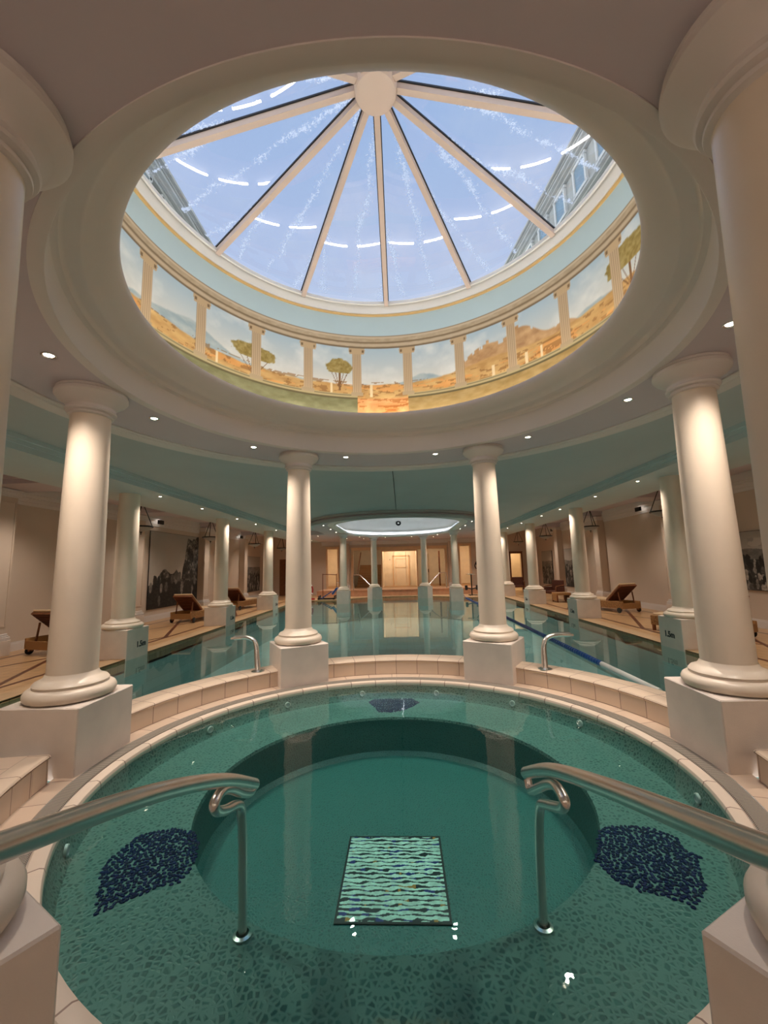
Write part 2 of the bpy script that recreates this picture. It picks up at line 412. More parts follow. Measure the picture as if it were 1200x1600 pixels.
# navy mosaic patches on the bench: many little glass pebbles in one mesh each
def inpoly(x, y, P):
    c = False; j = len(P)-1
    for i in range(len(P)):
        if (P[i][1] > y) != (P[j][1] > y) and x < (P[j][0]-P[i][0])*(y-P[i][1])/(P[j][1]-P[i][1])+P[i][0]: c = not c
        j = i
    return c
def patch(poly, label, seed):
    rr = random.Random(seed); q = MB()
    xs = [p[0] for p in poly]; ys = [p[1] for p in poly]; pts = []; sp = .0195
    for _ in range(16000):
        x, y = rr.uniform(min(xs), max(xs)), rr.uniform(min(ys), max(ys))
        if inpoly(x, y, poly) and all((x-a)**2+(y-b_)**2 > sp*sp for a, b_ in pts): pts.append((x, y))
    for x, y in pts:
        r = rr.uniform(.0105,.0145); n = 7; ph = rr.uniform(0, 6); e = rr.uniform(.8, 1.25)
        vs = [(x+r*e*cos(ph+2*PI*k/n), y+r/e*sin(ph+2*PI*k/n), -.199) for k in range(n)]+[(x+.75*r*e*cos(ph+2*PI*k/n), y+.75*r/e*sin(ph+2*PI*k/n), -.194) for k in range(n)]
        q.add(vs, [[k,(k+1)%n,n+(k+1)%n,n+k] for k in range(n)]+[list(range(n,2*n))])
    o = q.build('mosaic_patch', M['navy'], smooth=0); tag(o, label, 'mosaic', 'navy mosaic patches on the spa bench')
sc_ = lambda P: [((x-.115)*1.72/1.77+.115, (y+3.56)*1.72/1.77-3.56) for x, y in P]
patch(sc_([(-1.536,-1.213),(-1.66,-1.03),(-1.765,-.84),(-1.75,-.70),(-1.711,-.565),(-1.53,-.50),(-1.36,-.532),(-1.26,-.66),(-1.2,-.85),(-1.217,-1.015),(-1.30,-1.01),(-1.355,-1.062),(-1.42,-1.1)]), 'dark blue pebble mosaic patch on the left side of the spa bench', 1)
patch(sc_([(1.354,-.533),(1.48,-.47),(1.602,-.473),(1.73,-.5),(1.827,-.598),(1.80,-.70),(1.85,-.78),(1.80,-.811),(1.72,-1.0),(1.561,-1.147),(1.465,-1.065),(1.36,-1.05),(1.265,-.968),(1.22,-.8),(1.29,-.689)]), 'dark blue pebble mosaic patch on the right side of the spa bench', 2)
patch([(-.36,2.0),(-.28,2.09),(-.05,2.11),(.2,2.1),(.29,1.95),(.2,1.8),(.1,1.68),(-.05,1.6),(-.2,1.62),(-.26,1.78)], 'dark blue pebble mosaic patch at the far side of the spa bench', 3)

# numpy noise
def vnoise(x, y, seed=0):
    xi = np.floor(x).astype(int); yi = np.floor(y).astype(int); fx = x-xi; fy = y-yi
    fx = fx*fx*(3-2*fx); fy = fy*fy*(3-2*fy)
    def h(a, b_):
        n_ = (a*374761393+b_*668265263+seed*144665) & 0x7fffffff; n_ = (n_ ^ (n_ >> 13))*1274126177 & 0x7fffffff
        return ((n_ ^ (n_ >> 16)) & 0xffff)/65535.
    return (h(xi,yi)*(1-fx)+h(xi+1,yi)*fx)*(1-fy)+(h(xi,yi+1)*(1-fx)+h(xi+1,yi+1)*fx)*fy
def fbm(x, y, seed=0, o=5):
    s_ = 0; a = .5
    for k in range(o): s_ = s_+a*vnoise(x*2**k, y*2**k, seed+k); a *= .5
    return s_/(1-.5**o)
def grid_mesh(name, P, colr, mat, parent=None, wrap=False, smooth=True):
    """P: (ny,nx,3) positions, colr: (ny,nx,3) sRGB 0..255"""
    ny, nx = P.shape[:2]; me = bpy.data.meshes.new(name)
    idx = np.arange(ny*nx).reshape(ny, nx)
    a = idx[:-1,:-1].ravel(); b_ = idx[:-1,1:].ravel(); c = idx[1:,1:].ravel(); d = idx[1:,:-1].ravel()
    F = np.stack([a,b_,c,d], 1)
    me.vertices.add(ny*nx); me.vertices.foreach_set('co', P.reshape(-1).astype(np.float32))
    me.loops.add(F.size); me.loops.foreach_set('vertex_index', F.reshape(-1).astype(np.int32))
    me.polygons.add(len(F)); me.polygons.foreach_set('loop_start', (np.arange(len(F))*4).astype(np.int32))
    me.update(calc_edges=True); me.validate()
    at = me.color_attributes.new('Col', 'FLOAT_COLOR', 'POINT')
    s_ = np.clip(colr, 0, 255)/255.; ln = np.where(s_ <= .04045, s_/12.92, ((s_+.055)/1.055)**2.4)
    rgba = np.concatenate([ln, np.ones(ln.shape[:2]+(1,))], 2).reshape(-1).astype(np.float32)
    at.data.foreach_set('color', rgba)
    if smooth: me.shade_smooth()
    me.materials.append(mat); o = bpy.data.objects.new(name, me); COL.objects.link(o)
    if parent: o.parent = parent
    return o
def blend(c, m_, col):
    m_ = np.clip(m_, 0, 1)[...,None]; return c*(1-m_)+np.array(col, float)*m_ if not isinstance(col, np.ndarray) else c*(1-m_)+col*m_

# striped mosaic plate on the floor of the spa
nx, ny = 190, 190
u, v = np.meshgrid(np.linspace(0,1,nx), np.linspace(0,1,ny))
wv = v*21+.35*(fbm(u*7, v*21, 5, 3)-.5)*2+.12*np.sin(u*30+v*40)
fr_ = wv-np.floor(wv)
c = np.zeros((ny,nx,3))+np.array([186,222,210]); c = c*(.85+.3*fbm(u*30, v*30, 8)[...,None])
th = .10+.32*np.clip(fbm(u*14, np.floor(wv)*3.1, 9, 3)-.42, 0, 1)*2
dk = (np.abs(fr_-.5) < th).astype(float)
pk = vnoise(u*16, np.floor(wv)*5.3, 21); dc = np.where((pk > .72)[...,None], np.array([25,40,120.]), np.array([14,28,40.])); dc = np.where((pk < .12)[...,None], np.array([170,120,50.]), dc)
c = blend(c, dk, dc); edge = np.minimum(np.minimum(u,1-u), np.minimum(v,1-v)) < .012; c[edge] = (15,30,34)
P_ = np.stack([-.35+.70*u, -.80+.80*v, np.full_like(u, -.592)], 2)
pl = thing('mosaic_plate', 'square mosaic plate of wavy pale and blue stripes on the spa floor', 'mosaic')
grid_mesh('striped_face', P_, c, M['platecol'], pl, smooth=False)
MB().box(-.355,.355,-.805,.005,-.6,-.593).build('backing', M['black'], pl, smooth=0)

# curb segments between the plinths
SEG = [(-80.5,-39.5,'left of the front left column'),(-20.5,20.5,'in front between the two front columns'),(39.5,80.5,'right of the front right column')]
prof_c = [(2.565,0),(2.565,.162),(2.553,.172),(2.548,.186),(2.556,.198),(2.575,.203),(2.885,.203),(2.898,.198),(2.90,.18),(2.90,-.25)]
for a0, a1, wd in SEG:
    o = MB().lathe(prof_c, 40, R(a0-4), R(a1+4), caps=True).build('tiled_curb', M['curb'])
    tag(o, 'pink tiled curb between spa and pool, ' + wd, 'curb', 'tiled curbs round the spa')
for s, wd in ((-1,'left'),(1,'right')):
    a0, a1 = (99.2, 142) if s > 0 else (-142,-99.2)
    o = MB().lathe([(2.56,0),(2.565,.17),(2.553,.178),(2.548,.19),(2.556,.2),(2.575,.205),(2.70,.205),(2.70,.1)], 40, R(a0), R(a1), caps=True).build('tiled_step', M['curb'])
    tag(o, 'pink tiled bullnose step behind the %s column of the spa' % wd, 'step')
    # tiled top of the platform, radial
    o = MB().lathe([(2.70,.2045),(3.9,.2045),(3.9,.16)], 40, R(a0), R(a1)).build('floor_platform_tiles', M['deck0']); struct(o)

# ------------------------------------------------------------------ columns
def column(label, x, y, rz, r0, r1, w, zb, zp, zt, plain_top=False, group=None, cap=1.0):
    t = thing('column', label, 'column', (x,y,0), rz, group)
    p = MB().box(-w/2,w/2,-w/2,w/2,zb,zp, bev=.008).build('plinth', M['plinth'], t, smooth=0)
    k = r0/.18
    b = [(1e-4,zp),(.285*k,zp),(.31*k,zp+.012),(.322*k,zp+.035),(.322*k,zp+.058),(.31*k,zp+.082),(.29*k,zp+.096),(.265*k,zp+.102),(.262*k,zp+.112),(.268*k,zp+.124),(.25*k,zp+.146),(.215*k,zp+.160),(.197*k,zp+.175),(r0+.002,zp+.205)]
    MB().lathe(b, 64).build('base', M['column'], t)
    h = zt-zp; sp = []
    ztop = zt if plain_top else zt-.20
    for i in range(13):
        q = i/12; rr = r0-(r0-r1)*(q**1.7); sp.append((rr, zp+.195+(ztop-zp-.195)*q))
    MB().lathe(sp, 64).build('shaft', M['column'], t)
    if not plain_top:
        z = zt-.20; e = cap
        cp = [(r1-.002,z-.05),(r1+.004,z-.045),(r1+.022,z-.04),(r1+.024,z-.03),(r1+.014,z-.024),(r1+.016,z-.016),(r1+.040,z-.008),(r1+.046,z+.006),(r1+.036,z+.02),(r1+.034,z+.04),
              (r1+.045,z+.062),(r1+.075,z+.088),(r1+.112,z+.112),(r1+.132,z+.14),(r1+.132,z+.165),(r1+.118,z+.18),(r1+.122,z+.188),(r1+.122,z+.2)]
        MB().lathe(cp, 64).build('capital', M['mould'], t)
    return t
RC = 2.723
names = {-30:'cream column at front left between spa and pool', 30:'cream column at front right between spa and pool', -90:'large cream column on the left edge of the spa',
         90:'large cream column on the right edge of the spa', -150:'nearest cream column, cut by the left edge of the photo', 150:'nearest cream column, cut by the right edge of the photo'}
for a in (-30,30,-90,90,-150,150):
    column(names[a], RC*sin(R(a)), RC*cos(R(a)), -R(a), .183, .158, .656, -.3 if abs(a) < 60 else -.02, .50, 3.2, group='columns round the spa')
ordn = ['nearest','second','third','fourth']
def text_mesh(txt, size, thick=.02):
    cu = bpy.data.curves.new('t', 'FONT'); cu.body = txt; cu.size = size; cu.offset = thick; cu.extrude = .002; cu.align_x = 'CENTER'
    ob = bpy.data.objects.new('t', cu); COL.objects.link(ob); bpy.context.view_layer.update()
    me = bpy.data.meshes.new_from_object(ob.evaluated_get(bpy.context.evaluated_depsgraph_get()))
    bpy.data.objects.remove(ob); return me
tme = text_mesh('1.5m', .155, .006); tme.name = 'depth_text'; tme.materials.clear(); tme.materials.append(M['text'])
for s, side in ((-1,'left'),(1,'right')):
    for i, y in enumerate(COLY):
        t = column('cream column on grey plinth, %s along the %s side of the pool' % (ordn[i], side), s*5.68, y, 0, .215, .195, .70, -.5, .40, 3.2, True, 'columns along the pool')
        if i < 3:
            o = bpy.data.objects.new('depth_marking', tme); COL.objects.link(o); o.parent = t
            o.location = (-s*.3525, .10*(1 if s < 0 else -1)*(1 if s < 0 else -.3), -.02 if i else .02); o.rotation_euler = (PI/2, 0, PI/2 if s < 0 else -PI/2)
            o['label'] = 'black 1.5m depth lettering'
for a, nm in ((-90,'cream column at far end of pool, outer left of four'),(-30,'cream column at far end of pool, inner left of four'),(30,'cream column at far end of pool, inner right of four'),(90,'cream column at far end of pool, outer right of four')):
    column(nm, RC*sin(R(a)), C2Y+RC*cos(R(a)), -R(a), .17, .15, .60, -.6, .42, 3.2, group='columns at the far end of the pool')

# ------------------------------------------------------------------ walls
XW = 8.7
def wall(name, b, mat=None): return struct(MB().box(*b).build(name, mat or M['wall'], smooth=0))
wall('wall_left', (-XW-.2,-XW,-6,23.2,ZP-.3,3.8)); wall('wall_right', (XW,XW+.2,-6,23.2,ZP-.3,3.8)); wall('wall_back', (-XW-.2,XW+.2,-6.2,-6,ZP-.3,3.8))
# far wall with its openings
ops = [(-7.75,-7.15,2.15,ZP),(-4.62,-3.98,2.72,.19),(-2.95,2.9,2.6,.19),(3.86,4.48,2.72,.19),(7.05,7.7,2.15,ZP)]
q = MB(); x = -XW-.2
for a, b_, zt, zb in ops:
    q.box(x,a,23,23.2,ZP-.1,3.8); q.box(a,b_,23,23.2,zt,3.8); x = b_
q.box(x,XW+.2,23,23.2,ZP-.1,3.8)
struct(q.build('wall_far', M['wall'], smooth=0))
def pilaster(label, x, y, s, w=.62, d=.36, zt=3.4, zb=ZP, face='x', zp=.16):
    t = thing('pilaster', label, 'pilaster', (x,y,0), 0 if face == 'x' else -PI/2, 'pilasters on the walls')
    # local: wall at +X*s
    q = MB().box(-d/2,d/2,-w/2,w/2,zb,zp, bev=.005); q.build('plinth', M['plinth'], t, smooth=0)
    q = MB()
    for e, z0, z1 in ((.05,zp,zp+.07),(.03,zp+.07,zp+.10),(.015,zp+.10,zp+.14)): q.box(-d/2+.06-e, d/2-.001, -w/2+.06-e, w/2-.06+e, z0, z1, bev=.01)
    q.build('base', M['mould'], t, smooth=0)
    q = MB().box(-d/2+.07,d/2-.002,-w/2+.07,w/2-.07,zp+.14,zt)
    f = -d/2+.07
    for yy in (-w/2+.09, w/2-.12): q.box(f-.012,f,yy,yy+.03,zp+.3,zt-.25)
    q.box(f-.012,f,-w/2+.09,w/2-.09,zp+.28,zp+.31); q.box(f-.012,f,-w/2+.09,w/2-.09,zt-.28,zt-.25)
    q.build('shaft', M['wall'], t, smooth=0)
    q = MB()
    for e, z0, z1 in ((.02,zt-.16,zt-.12),(.045,zt-.12,zt-.06),(.08,zt-.06,zt)): q.box(-d/2+.07-e,d/2-.003,-w/2+.07-e,w/2-.07+e,z0,z1)
    q.build('capital', M['mould'], t, smooth=0)
    return t
for s, side in ((-1,'left'),(1,'right')):
    for i, y in enumerate(COLY):
        t = pilaster('panelled cream pilaster on the %s wall, %s one' % (side, ordn[i]), s*(XW-.18), y, s)
        if s < 0: t.rotation_euler = (0,0,PI)
for x, nm in ((-3.45,'white pilaster on the far wall left of the wide opening'),(3.38,'white pilaster on the far wall right of the wide opening')):
    t = pilaster(nm, x, 22.82, 1, zt=3.2, zb=.19, zp=.30); t.rotation_euler = (0,0,PI/2)
for s, nm in ((-1,'left'),(1,'right')):
    q = MB(); ye = 23.0
    for x0, z0, z1 in ((.03,ZP,ZP+.16),(.018,ZP+.16,ZP+.20)): q.box(*(sorted((s*XW, s*(XW-x0)))), -6, ye, z0, z1)
    struct(q.build('baseboard_'+nm, M['mould'], smooth=0))

# ------------------------------------------------------------------ ceilings
q = MB(); q.plate([circ(3.36,128), circ(2.42,128)], 3.2, 3.42); struct(q.build('ceiling_ring', M['ceil'], smooth=0))
q = MB(); q.lathe([(3.20,3.205),(3.20,3.185),(3.235,3.18),(3.25,3.165),(3.30,3.16),(3.33,3.15),(3.38,3.15),(3.40,3.17),(3.40,3.42)], 160); struct(q.build('trim_1', M['mould']))
q = MB(); q.lathe([(2.46,3.205),(2.46,3.192),(2.405,3.192),(2.388,3.200),(2.385,3.21),(2.385,3.39),(2.38,3.43),(2.36,3.445),(2.345,3.45),(2.335,3.475),(2.32,3.49),(2.25,3.497),(2.235,3.505),(2.225,3.52),(2.16,3.545),(2.11,3.575),(2.075,3.61),(2.055,3.635),(2.045,3.665),(2.05,3.69),(2.10,3.70),(2.30,3.62),(2.62,3.62),(2.62,3.5)], 180)
struct(q.build('trim_rotunda_cove', M['mould'], smooth=40))
rectT = [(-5,-6),(-5,17),(-3.65,17),(-3.65,13.8)]+arc(0,13.8,3.65,-90,-270,48)[1:-1]
# near arc of the far capsule (bulges towards the camera)
nearcap = [(3.65*cos(t_), 13.8-3.65*sin(t_)) for t_ in [PI-PI*i/48 for i in range(49)]]   # from (-3.65) round the camera side to (3.65)
tray = [(-5,-6),(-5,17),(-3.65,17)]+nearcap+[(3.65,17),(5,17),(5,-6)]
q = MB(); q.plate([tray, circ(3.34,128)], 3.40, 3.6); struct(q.build('ceiling', M['tray'], smooth=0))
def capsule(r, y0=13.05, y1=17.1, n=24):
    a = [(r*cos(PI-PI*i/n), y0-r*sin(PI-PI*i/n)) for i in range(n+1)]
    b_ = [(r*cos(-PI*i/n)*1, y1+r*sin(PI*i/n)) for i in range(n+1)]
    return a+b_
farE = [(-5,23),(-5,17),(-3.65,17)]+nearcap+[(3.65,17),(5,17),(5,23)]
q = MB(); q.plate([farE, capsule(2.8)], 3.2, 3.41); struct(q.build('ceiling_far', M['ceil'], smooth=0))
q = MB(); a = nearcap; n = len(a)
def arcband(r0, r1, z0, z1):
    A = [(r0*cos(PI-PI*i/48), 13.8-r0*sin(PI-PI*i/48)) for i in range(49)]; B = [(r1*cos(PI-PI*i/48), 13.8-r1*sin(PI-PI*i/48)) for i in range(49)]
    q.prism(A+B[::-1], z0, z1)
q2 = []
for r0, r1, z0, z1 in ((3.55,3.70,3.15,3.20),(3.62,3.74,3.20,3.26),(3.64,3.70,3.32,3.40)):
    for i in range(48):
        f = lambda r, i_: (r*cos(PI-PI*i_/48), 13.8-r*sin(PI-PI*i_/48))
        q.prism([f(r0,i), f(r1,i), f(r1,i+1), f(r0,i+1)], z0, z1)
struct(q.build('trim_3', M['tray'], smooth=0))
q = MB(); q.box(-.006,.006,3.45,10.1,3.392,3.4); struct(q.build('trim_4', M['seam'], smooth=0))
# laylight recess above the far end of the pool
q = MB(); q.sweep(capsule, [(2.81,3.2),(2.56,3.2),(2.54,3.18),(2.50,3.18),(2.49,3.2),(2.49,3.235),(2.52,3.25),(2.54,3.285),(2.56,3.30),(2.60,3.31),(2.61,3.26),(2.76,3.25),(2.77,3.42),(2.74,3.44),(2.74,3.49),(2.77,3.51),(2.77,4.0),(2.68,4.25),(2.5,4.45),(2.1,4.6),(1.4,4.68),(.6,4.7),(.02,4.7)])
struct(q.build('ceiling_laylight', M['white'], smooth=40))
for i, (y0, y1) in enumerate(((13.2,14.4),(14.6,15.8),(16.0,17.0))):
    for s in (-1,1):
        tag(MB().tube([(s*2.685,y0,3.275),(s*2.685,y1,3.275)], .018, 8).build('cove_tube', M['tube2']), 'lamp tube hidden on the %s ledge of the far ceiling recess, %s' % ('left' if s < 0 else 'right', ('near','middle','far')[i]), 'lamp')
for k in range(8):
    a = -78+k*22.3
    pts = arc(0,17.1,2.685,a-9.5,a+9.5,6)
    tag(MB().tube([(x,y,3.275) for x,y in pts], .018, 8).build('cove_tube', M['tube2']), 'curved lamp tube hidden on the far rounded ledge of the ceiling recess', 'lamp', 'lamp tubes on the far rounded ledge')
v_ = thing('ceiling_speaker', 'round black grille with white ring high in the far ceiling recess', 'speaker', (.02,19.86,3.97))
q = MB().lathe([(.20,0),(.20,.03),(.155,.045),(.15,.02)], 32); q.v = [(x,-z,y) for x,y,z in q.v]; q.build('ring', M['white'], v_)
q = MB().lathe([(.15,.02),(.08,.035),(1e-4,.03)], 32); q.v = [(x,-z,y) for x,y,z in q.v]; q.build('grille', M['black'], v_)
q = MB().lathe([(.05,.035),(.03,.05),(1e-4,.052)], 20); q.v = [(x,-z,y) for x,y,z in q.v]; q.build('cone_cap', M['chrome'], v_)
for s, nm in ((-1,'left'),(1,'right')):
    q = MB(); e = lambda a, b_: sorted((s*a, s*b_))
    q.box(*e(5.0,6.45), -6, 23, 3.2, 3.62)
    q.box(*e(4.93,5.0), -6, 17, 3.34, 3.40); q.box(*e(4.97,5.0), -6, 17, 3.28, 3.34)
    q.box(*e(6.45,6.52), -6, 23, 3.5, 3.6)
    struct(q.build('ceiling_beam_'+nm, M['beam'], smooth=0))
    q = MB(); q.box(*e(6.45,XW), -6, 23, 3.6, 3.7)
    struct(q.build('ceiling_aisle_'+nm, M['ceil'], smooth=0))
    q = MB()
    for y in [.3]+COLY:
        q.box(*e(6.45,XW), y-.45, y+.45, 3.42, 3.6); q.box(*e(6.45,XW), y-.52, y+.52, 3.52, 3.6)
    struct(q.build('ceiling_crossbeams_'+nm, M['ceil'], smooth=0))
    q = MB()
    for x0, z0, z1 in ((.16,3.42,3.6),(.11,3.34,3.42),(.05,3.24,3.34),(.03,3.16,3.24)): q.box(*e(XW,XW-x0), -6, 23, z0, z1)
    struct(q.build('trim_%d' % (5 if s < 0 else 6), M['mould'], smooth=0))
q = MB()
for x0, z0, z1 in ((.16,3.12,3.2),(.10,3.04,3.12),(.04,2.96,3.04)): q.box(-5,5,23-x0,23,z0,z1)
struct(q.build('trim_7', M['mould'], smooth=0))
# roof over everything except the two openings (keeps daylight to the skylight only)
q = MB(); q.plate([[(-9,-6.3),(-9,24),(9,24),(9,-6.3)], circ(2.75,96), capsule(3.0)], 3.8, 3.95); struct(q.build('ceiling_roof_slab', M['white'], smooth=0))
# ------------------------------------------------------------------ rotunda drum, mural, skylight
q = MB(); q.lathe([(2.62,3.5),(2.62,5.53),(2.78,5.53),(2.78,3.6)], 128); struct(q.build('wall_rotunda', M['white']))
q = MB(); q.lathe([(2.60,5.50),(2.565,5.505),(2.56,5.53),(2.575,5.54)], 160); struct(q.build('trim_8', plain('gilt_line', lin((205,170,110)), .4)))
q = MB(); q.lathe([(2.60,5.53),(2.555,5.54),(2.545,5.60),(2.52,5.66),(2.52,5.70),(2.80,5.72),(2.80,5.5)], 160); struct(q.build('trim_9', M['white']))
nx, ny = 1500, 130
th_, z_ = np.meshgrid(np.linspace(-180, 180, nx), np.linspace(3.66, 5.51, ny))
cols = np.array([-80.3,-63.2,-45.2,-27.8,-10.9,6.8,24.8,42.5,59.9,76.7,94.5,112,129.5,147,164.5,-98,-115.5,-133,-150.5,-168])
dth = np.min(np.abs(th_[...,None]-cols), 2)
X_ = th_*.045; base = np.zeros(th_.shape+(3,))
g = np.clip((z_-4.3)/.65, 0, 1)[...,None]
sky = np.array([214,208,194])*(1-g)+np.array([170,190,198])*g
cl = fbm(X_*3, z_*4, 3); sky = blend(sky, (cl-.5)*2.2, [226,226,218])
c = sky
def hill(h, col1, col2, seed, f=1.):
    global c
    n_ = fbm(X_*6*f, z_*14, seed); m_ = np.clip((h-z_)/.02, 0, 1)
    cc = np.array(col1)*(1-n_[...,None])+np.array(col2)*n_[...,None]
    c = c*(1-m_[...,None])+cc*m_[...,None]
gs = lambda t0, w_: np.exp(-((th_-t0)/w_)**2)
hill(4.34+.22*gs(-66,10)+.07*gs(-80,9)+.13*gs(12,6)+.12*gs(70,12)+.05*fbm(X_*5, X_*0, 40), (132,152,160), (190,196,188), 31)
cl_ = 4.30+.36*gs(33,10)+.36*gs(47,7)+.20*gs(60,6)+.16*np.floor(3*fbm(X_*9, X_*0+3, 41))/3*gs(38,16)
hill(cl_, (150,110,70), (214,178,130), 32, 1.6)
hill(4.33+.06*fbm(X_*4, X_*0+1, 42)+.13*gs(38,18)+.10*gs(75,14)+.05*gs(-75,10), (158,116,62), (224,188,126), 33, .8)
m_ = (fbm(X_*2, z_*10, 44) > .56)*(z_ < 4.36); c = blend(c, m_*.55, [222,150,78])
m_ = (fbm(X_*9, z_*30, 45) > .60)*(z_ < 4.40)*(z_ > 4.15); c = blend(c, m_*.6, [128,88,46])
for t0, zc, rw, rh, lean in ((-46,4.53,7.6,.12,0),(-17.0,4.60,4.6,.145,0),(81,4.64,7.5,.18,0)):      # umbrella pines
    d = np.sqrt(((th_-t0)/rw)**2+((z_-zc-.02)/rh)**2)+.35*(fbm(X_*22, z_*22, 50)-.5)
    tr_ = (np.abs(th_-t0-.1*np.sin(z_*9)) < .32)*(z_ < zc)*(z_ > 4.24)
    for k in (-1,-.5,.5,1): tr_ = np.maximum(tr_, (np.abs(th_-t0-k*(z_-zc+.34)*rw*2.2) < .13)*(z_ < zc)*(z_ > zc-.30))
    c = blend(c, tr_, [118,84,48])
    cc = np.array([112,92,34])+70*fbm(X_*30, z_*30, 51)[...,None]; m_ = np.clip((1-d)/.08, 0, 1)*(z_ > zc-.07); c = c*(1-m_[...,None])+cc*m_[...,None]
for t0 in (-58,-19.8,-6,36,52,47): # little white posts and ruins
    c = blend(c, (np.abs(th_-t0) < .45)*(z_ < 4.36)*(z_ > 4.15), [226,204,160])
inside = (th_ > cols[4])*(th_ < cols[5])
pz = z_ < 4.12; n_ = fbm(X_*8, z_*20, 60)[...,None]
pl_ = np.where((th_ < 0)[...,None], np.array([84,82,50.])+40*n_, np.array([120,96,50.])+44*n_)
fir = np.array([180,118,62.])+60*fbm(X_*9, z_*13, 61)[...,None]-40*(fbm(X_*5,z_*30,62) > .6)[...,None]
c = np.where(pz[...,None], np.where(inside[...,None], fir, pl_), c)
lg = (z_ >= 4.12)*(z_ < 4.20)*(~inside.astype(bool)); c = blend(c, lg, [168,152,112]); c = blend(c, (np.abs(z_-4.125) < .012)*(~inside.astype(bool)), [84,76,48]); c = blend(c, (np.abs(z_-4.17) < .008)*(~inside.astype(bool)), [110,100,70])
# fluted painted columns
sh = (dth < 1.55)*(z_ > 4.17)*(z_ < 4.96); fl = .5+.5*np.cos(dth/1.55*PI*5)
cc = np.array([150,128,98.])+np.array([52,48,42.])*fl[...,None]; c = np.where(sh[...,None].astype(bool), cc, c)
c = blend(c, (dth < 2.1)*(z_ > 4.17)*(z_ < 4.22), [168,148,116])
cap_ = (dth < 2.9-6*np.abs(z_-4.925))*(z_ > 4.86)*(z_ < 4.97); c = blend(c, cap_, [186,160,122]); c = blend(c, (np.abs(dth-2.1) < .35)*(np.abs(z_-4.905) < .022), [120,96,66])
en = (z_ > 4.955)*(z_ < 5.17); cc = np.array([158,138,108.])+40*fbm(X_*14, z_*40, 70)[...,None]; c = np.where(en[...,None], cc, c)
for zz, cl2 in ((4.97,[120,100,74]),(5.02,[190,170,140]),(5.06,[130,110,82]),(5.14,[196,178,148]),(5.165,[140,120,90])): c = blend(c, (np.abs(z_-zz) < .012), cl2)
up_ = z_ >= 5.175; c = np.where(up_[...,None], np.array([178,198,200.])+10*fbm(X_*2, z_*2, 71)[...,None], c)
rm = 2.585
P_ = np.stack([rm*np.sin(np.radians(th_)), rm*np.cos(np.radians(th_)), z_], 2)
tag(grid_mesh('wall_mural', P_, c, M['vcol']), 'round landscape mural of fluted columns, ochre hills and umbrella pines below the skylight', 'mural')

sky_t = thing('skylight', 'faceted conical glass skylight with twelve beige ribs and round hub', 'skylight', (0,0,0))
ZB, ZA, RB, RA = 5.69, 6.34, 2.50, .2
slope = (ZA-ZB)/(RB-RA)
for k in range(12):
    a = R(30*k); p0 = Vector((RB*sin(a)*1.01, RB*cos(a)*1.01, ZB+.00)); p1 = Vector((RA*sin(a), RA*cos(a), ZA+.0))
    nrm = Vector((sin(a)*slope, cos(a)*slope, 1)).normalized()
    q = MB().bar(p0-nrm*.03, p1-nrm*.03, .062, .07, up=nrm); rb = q.build('rib', M['rib'], sky_t, smooth=0)
    q = MB().bar(p0+nrm*.012, p1+nrm*.012, .085, .02, up=nrm); q.build('gasket', M['black'], rb, smooth=0)
    b0 = R(30*k); b1 = R(30*(k+1)); e = .0
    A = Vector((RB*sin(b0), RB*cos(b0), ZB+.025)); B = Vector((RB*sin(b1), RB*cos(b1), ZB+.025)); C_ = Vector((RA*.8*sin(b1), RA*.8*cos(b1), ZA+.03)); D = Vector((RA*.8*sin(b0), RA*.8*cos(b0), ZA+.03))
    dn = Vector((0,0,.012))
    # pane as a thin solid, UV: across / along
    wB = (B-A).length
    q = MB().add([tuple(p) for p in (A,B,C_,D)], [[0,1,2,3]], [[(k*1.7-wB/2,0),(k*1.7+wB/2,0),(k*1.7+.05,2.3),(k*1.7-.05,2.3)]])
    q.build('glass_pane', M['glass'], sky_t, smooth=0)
MB().lathe([(1e-4,ZA-.115),(.17,ZA-.115),(.20,ZA-.10),(.215,ZA-.07),(.22,ZA-.02),(.22,ZA+.08),(1e-4,ZA+.1)], 48).build('hub', M['rib'], sky_t)
MB().lathe([(2.50,5.64),(2.485,5.655),(2.485,5.70),(2.54,5.73),(2.62,5.73),(2.62,5.66)], 12*8).build('base_ring', M['white'], sky_t)
# cove lamps round the foot of the mural
for k in range(22):
    a = 360/22*k; pts = arc(0,0,2.36,a-5.9,a+5.9,6)
    wd = 'lamp tube in the hidden cove below the round mural'
    tag(MB().tube([(x,y,3.665) for x,y in pts], .017, 8).build('cove_lamp', M['tube']), wd, 'lamp', 'lamp tubes in the rotunda cove')

# ------------------------------------------------------------------ downlights
SPOTS = []
def make_down():
    t = thing('downlight', 'x', 'downlight')
    MB().lathe([(.052,0),(.052,-.004),(.044,-.008),(.034,-.003),(.032,.0)], 24).build('rim', M['chrome'], t)
    MB().lathe([(.034,-.002),(.018,-.009),(1e-4,-.012)], 20).build('lens', M['lens'], t)
    return t
d0 = None
def downlight(x, y, z, label, power, group, size=R(128), blend_=1.0):
    global d0
    if d0 is None: d0 = make_down(); d0.location = (x,y,z); d0['label'] = label; d0['group'] = group; t = d0
    else: t = dup(d0, (x,y,z), 0, label, group)
    if power:
        li = bpy.data.lights.new('downlight_beam', 'SPOT'); li.energy = power; li.color = (1,.86,.73); li.spot_size = size; li.spot_blend = blend_; li.shadow_soft_size = .035
        o = bpy.data.objects.new('downlight_beam', li); COL.objects.link(o); o.location = (x,y,z-.03)
PR = 98
rn = {15:'just right of centre in front',45:'beside the front right column on its outer side',75:'just in front of the right column',105:'just behind the right column',135:'near the right near column',165:'right behind the camera end'}
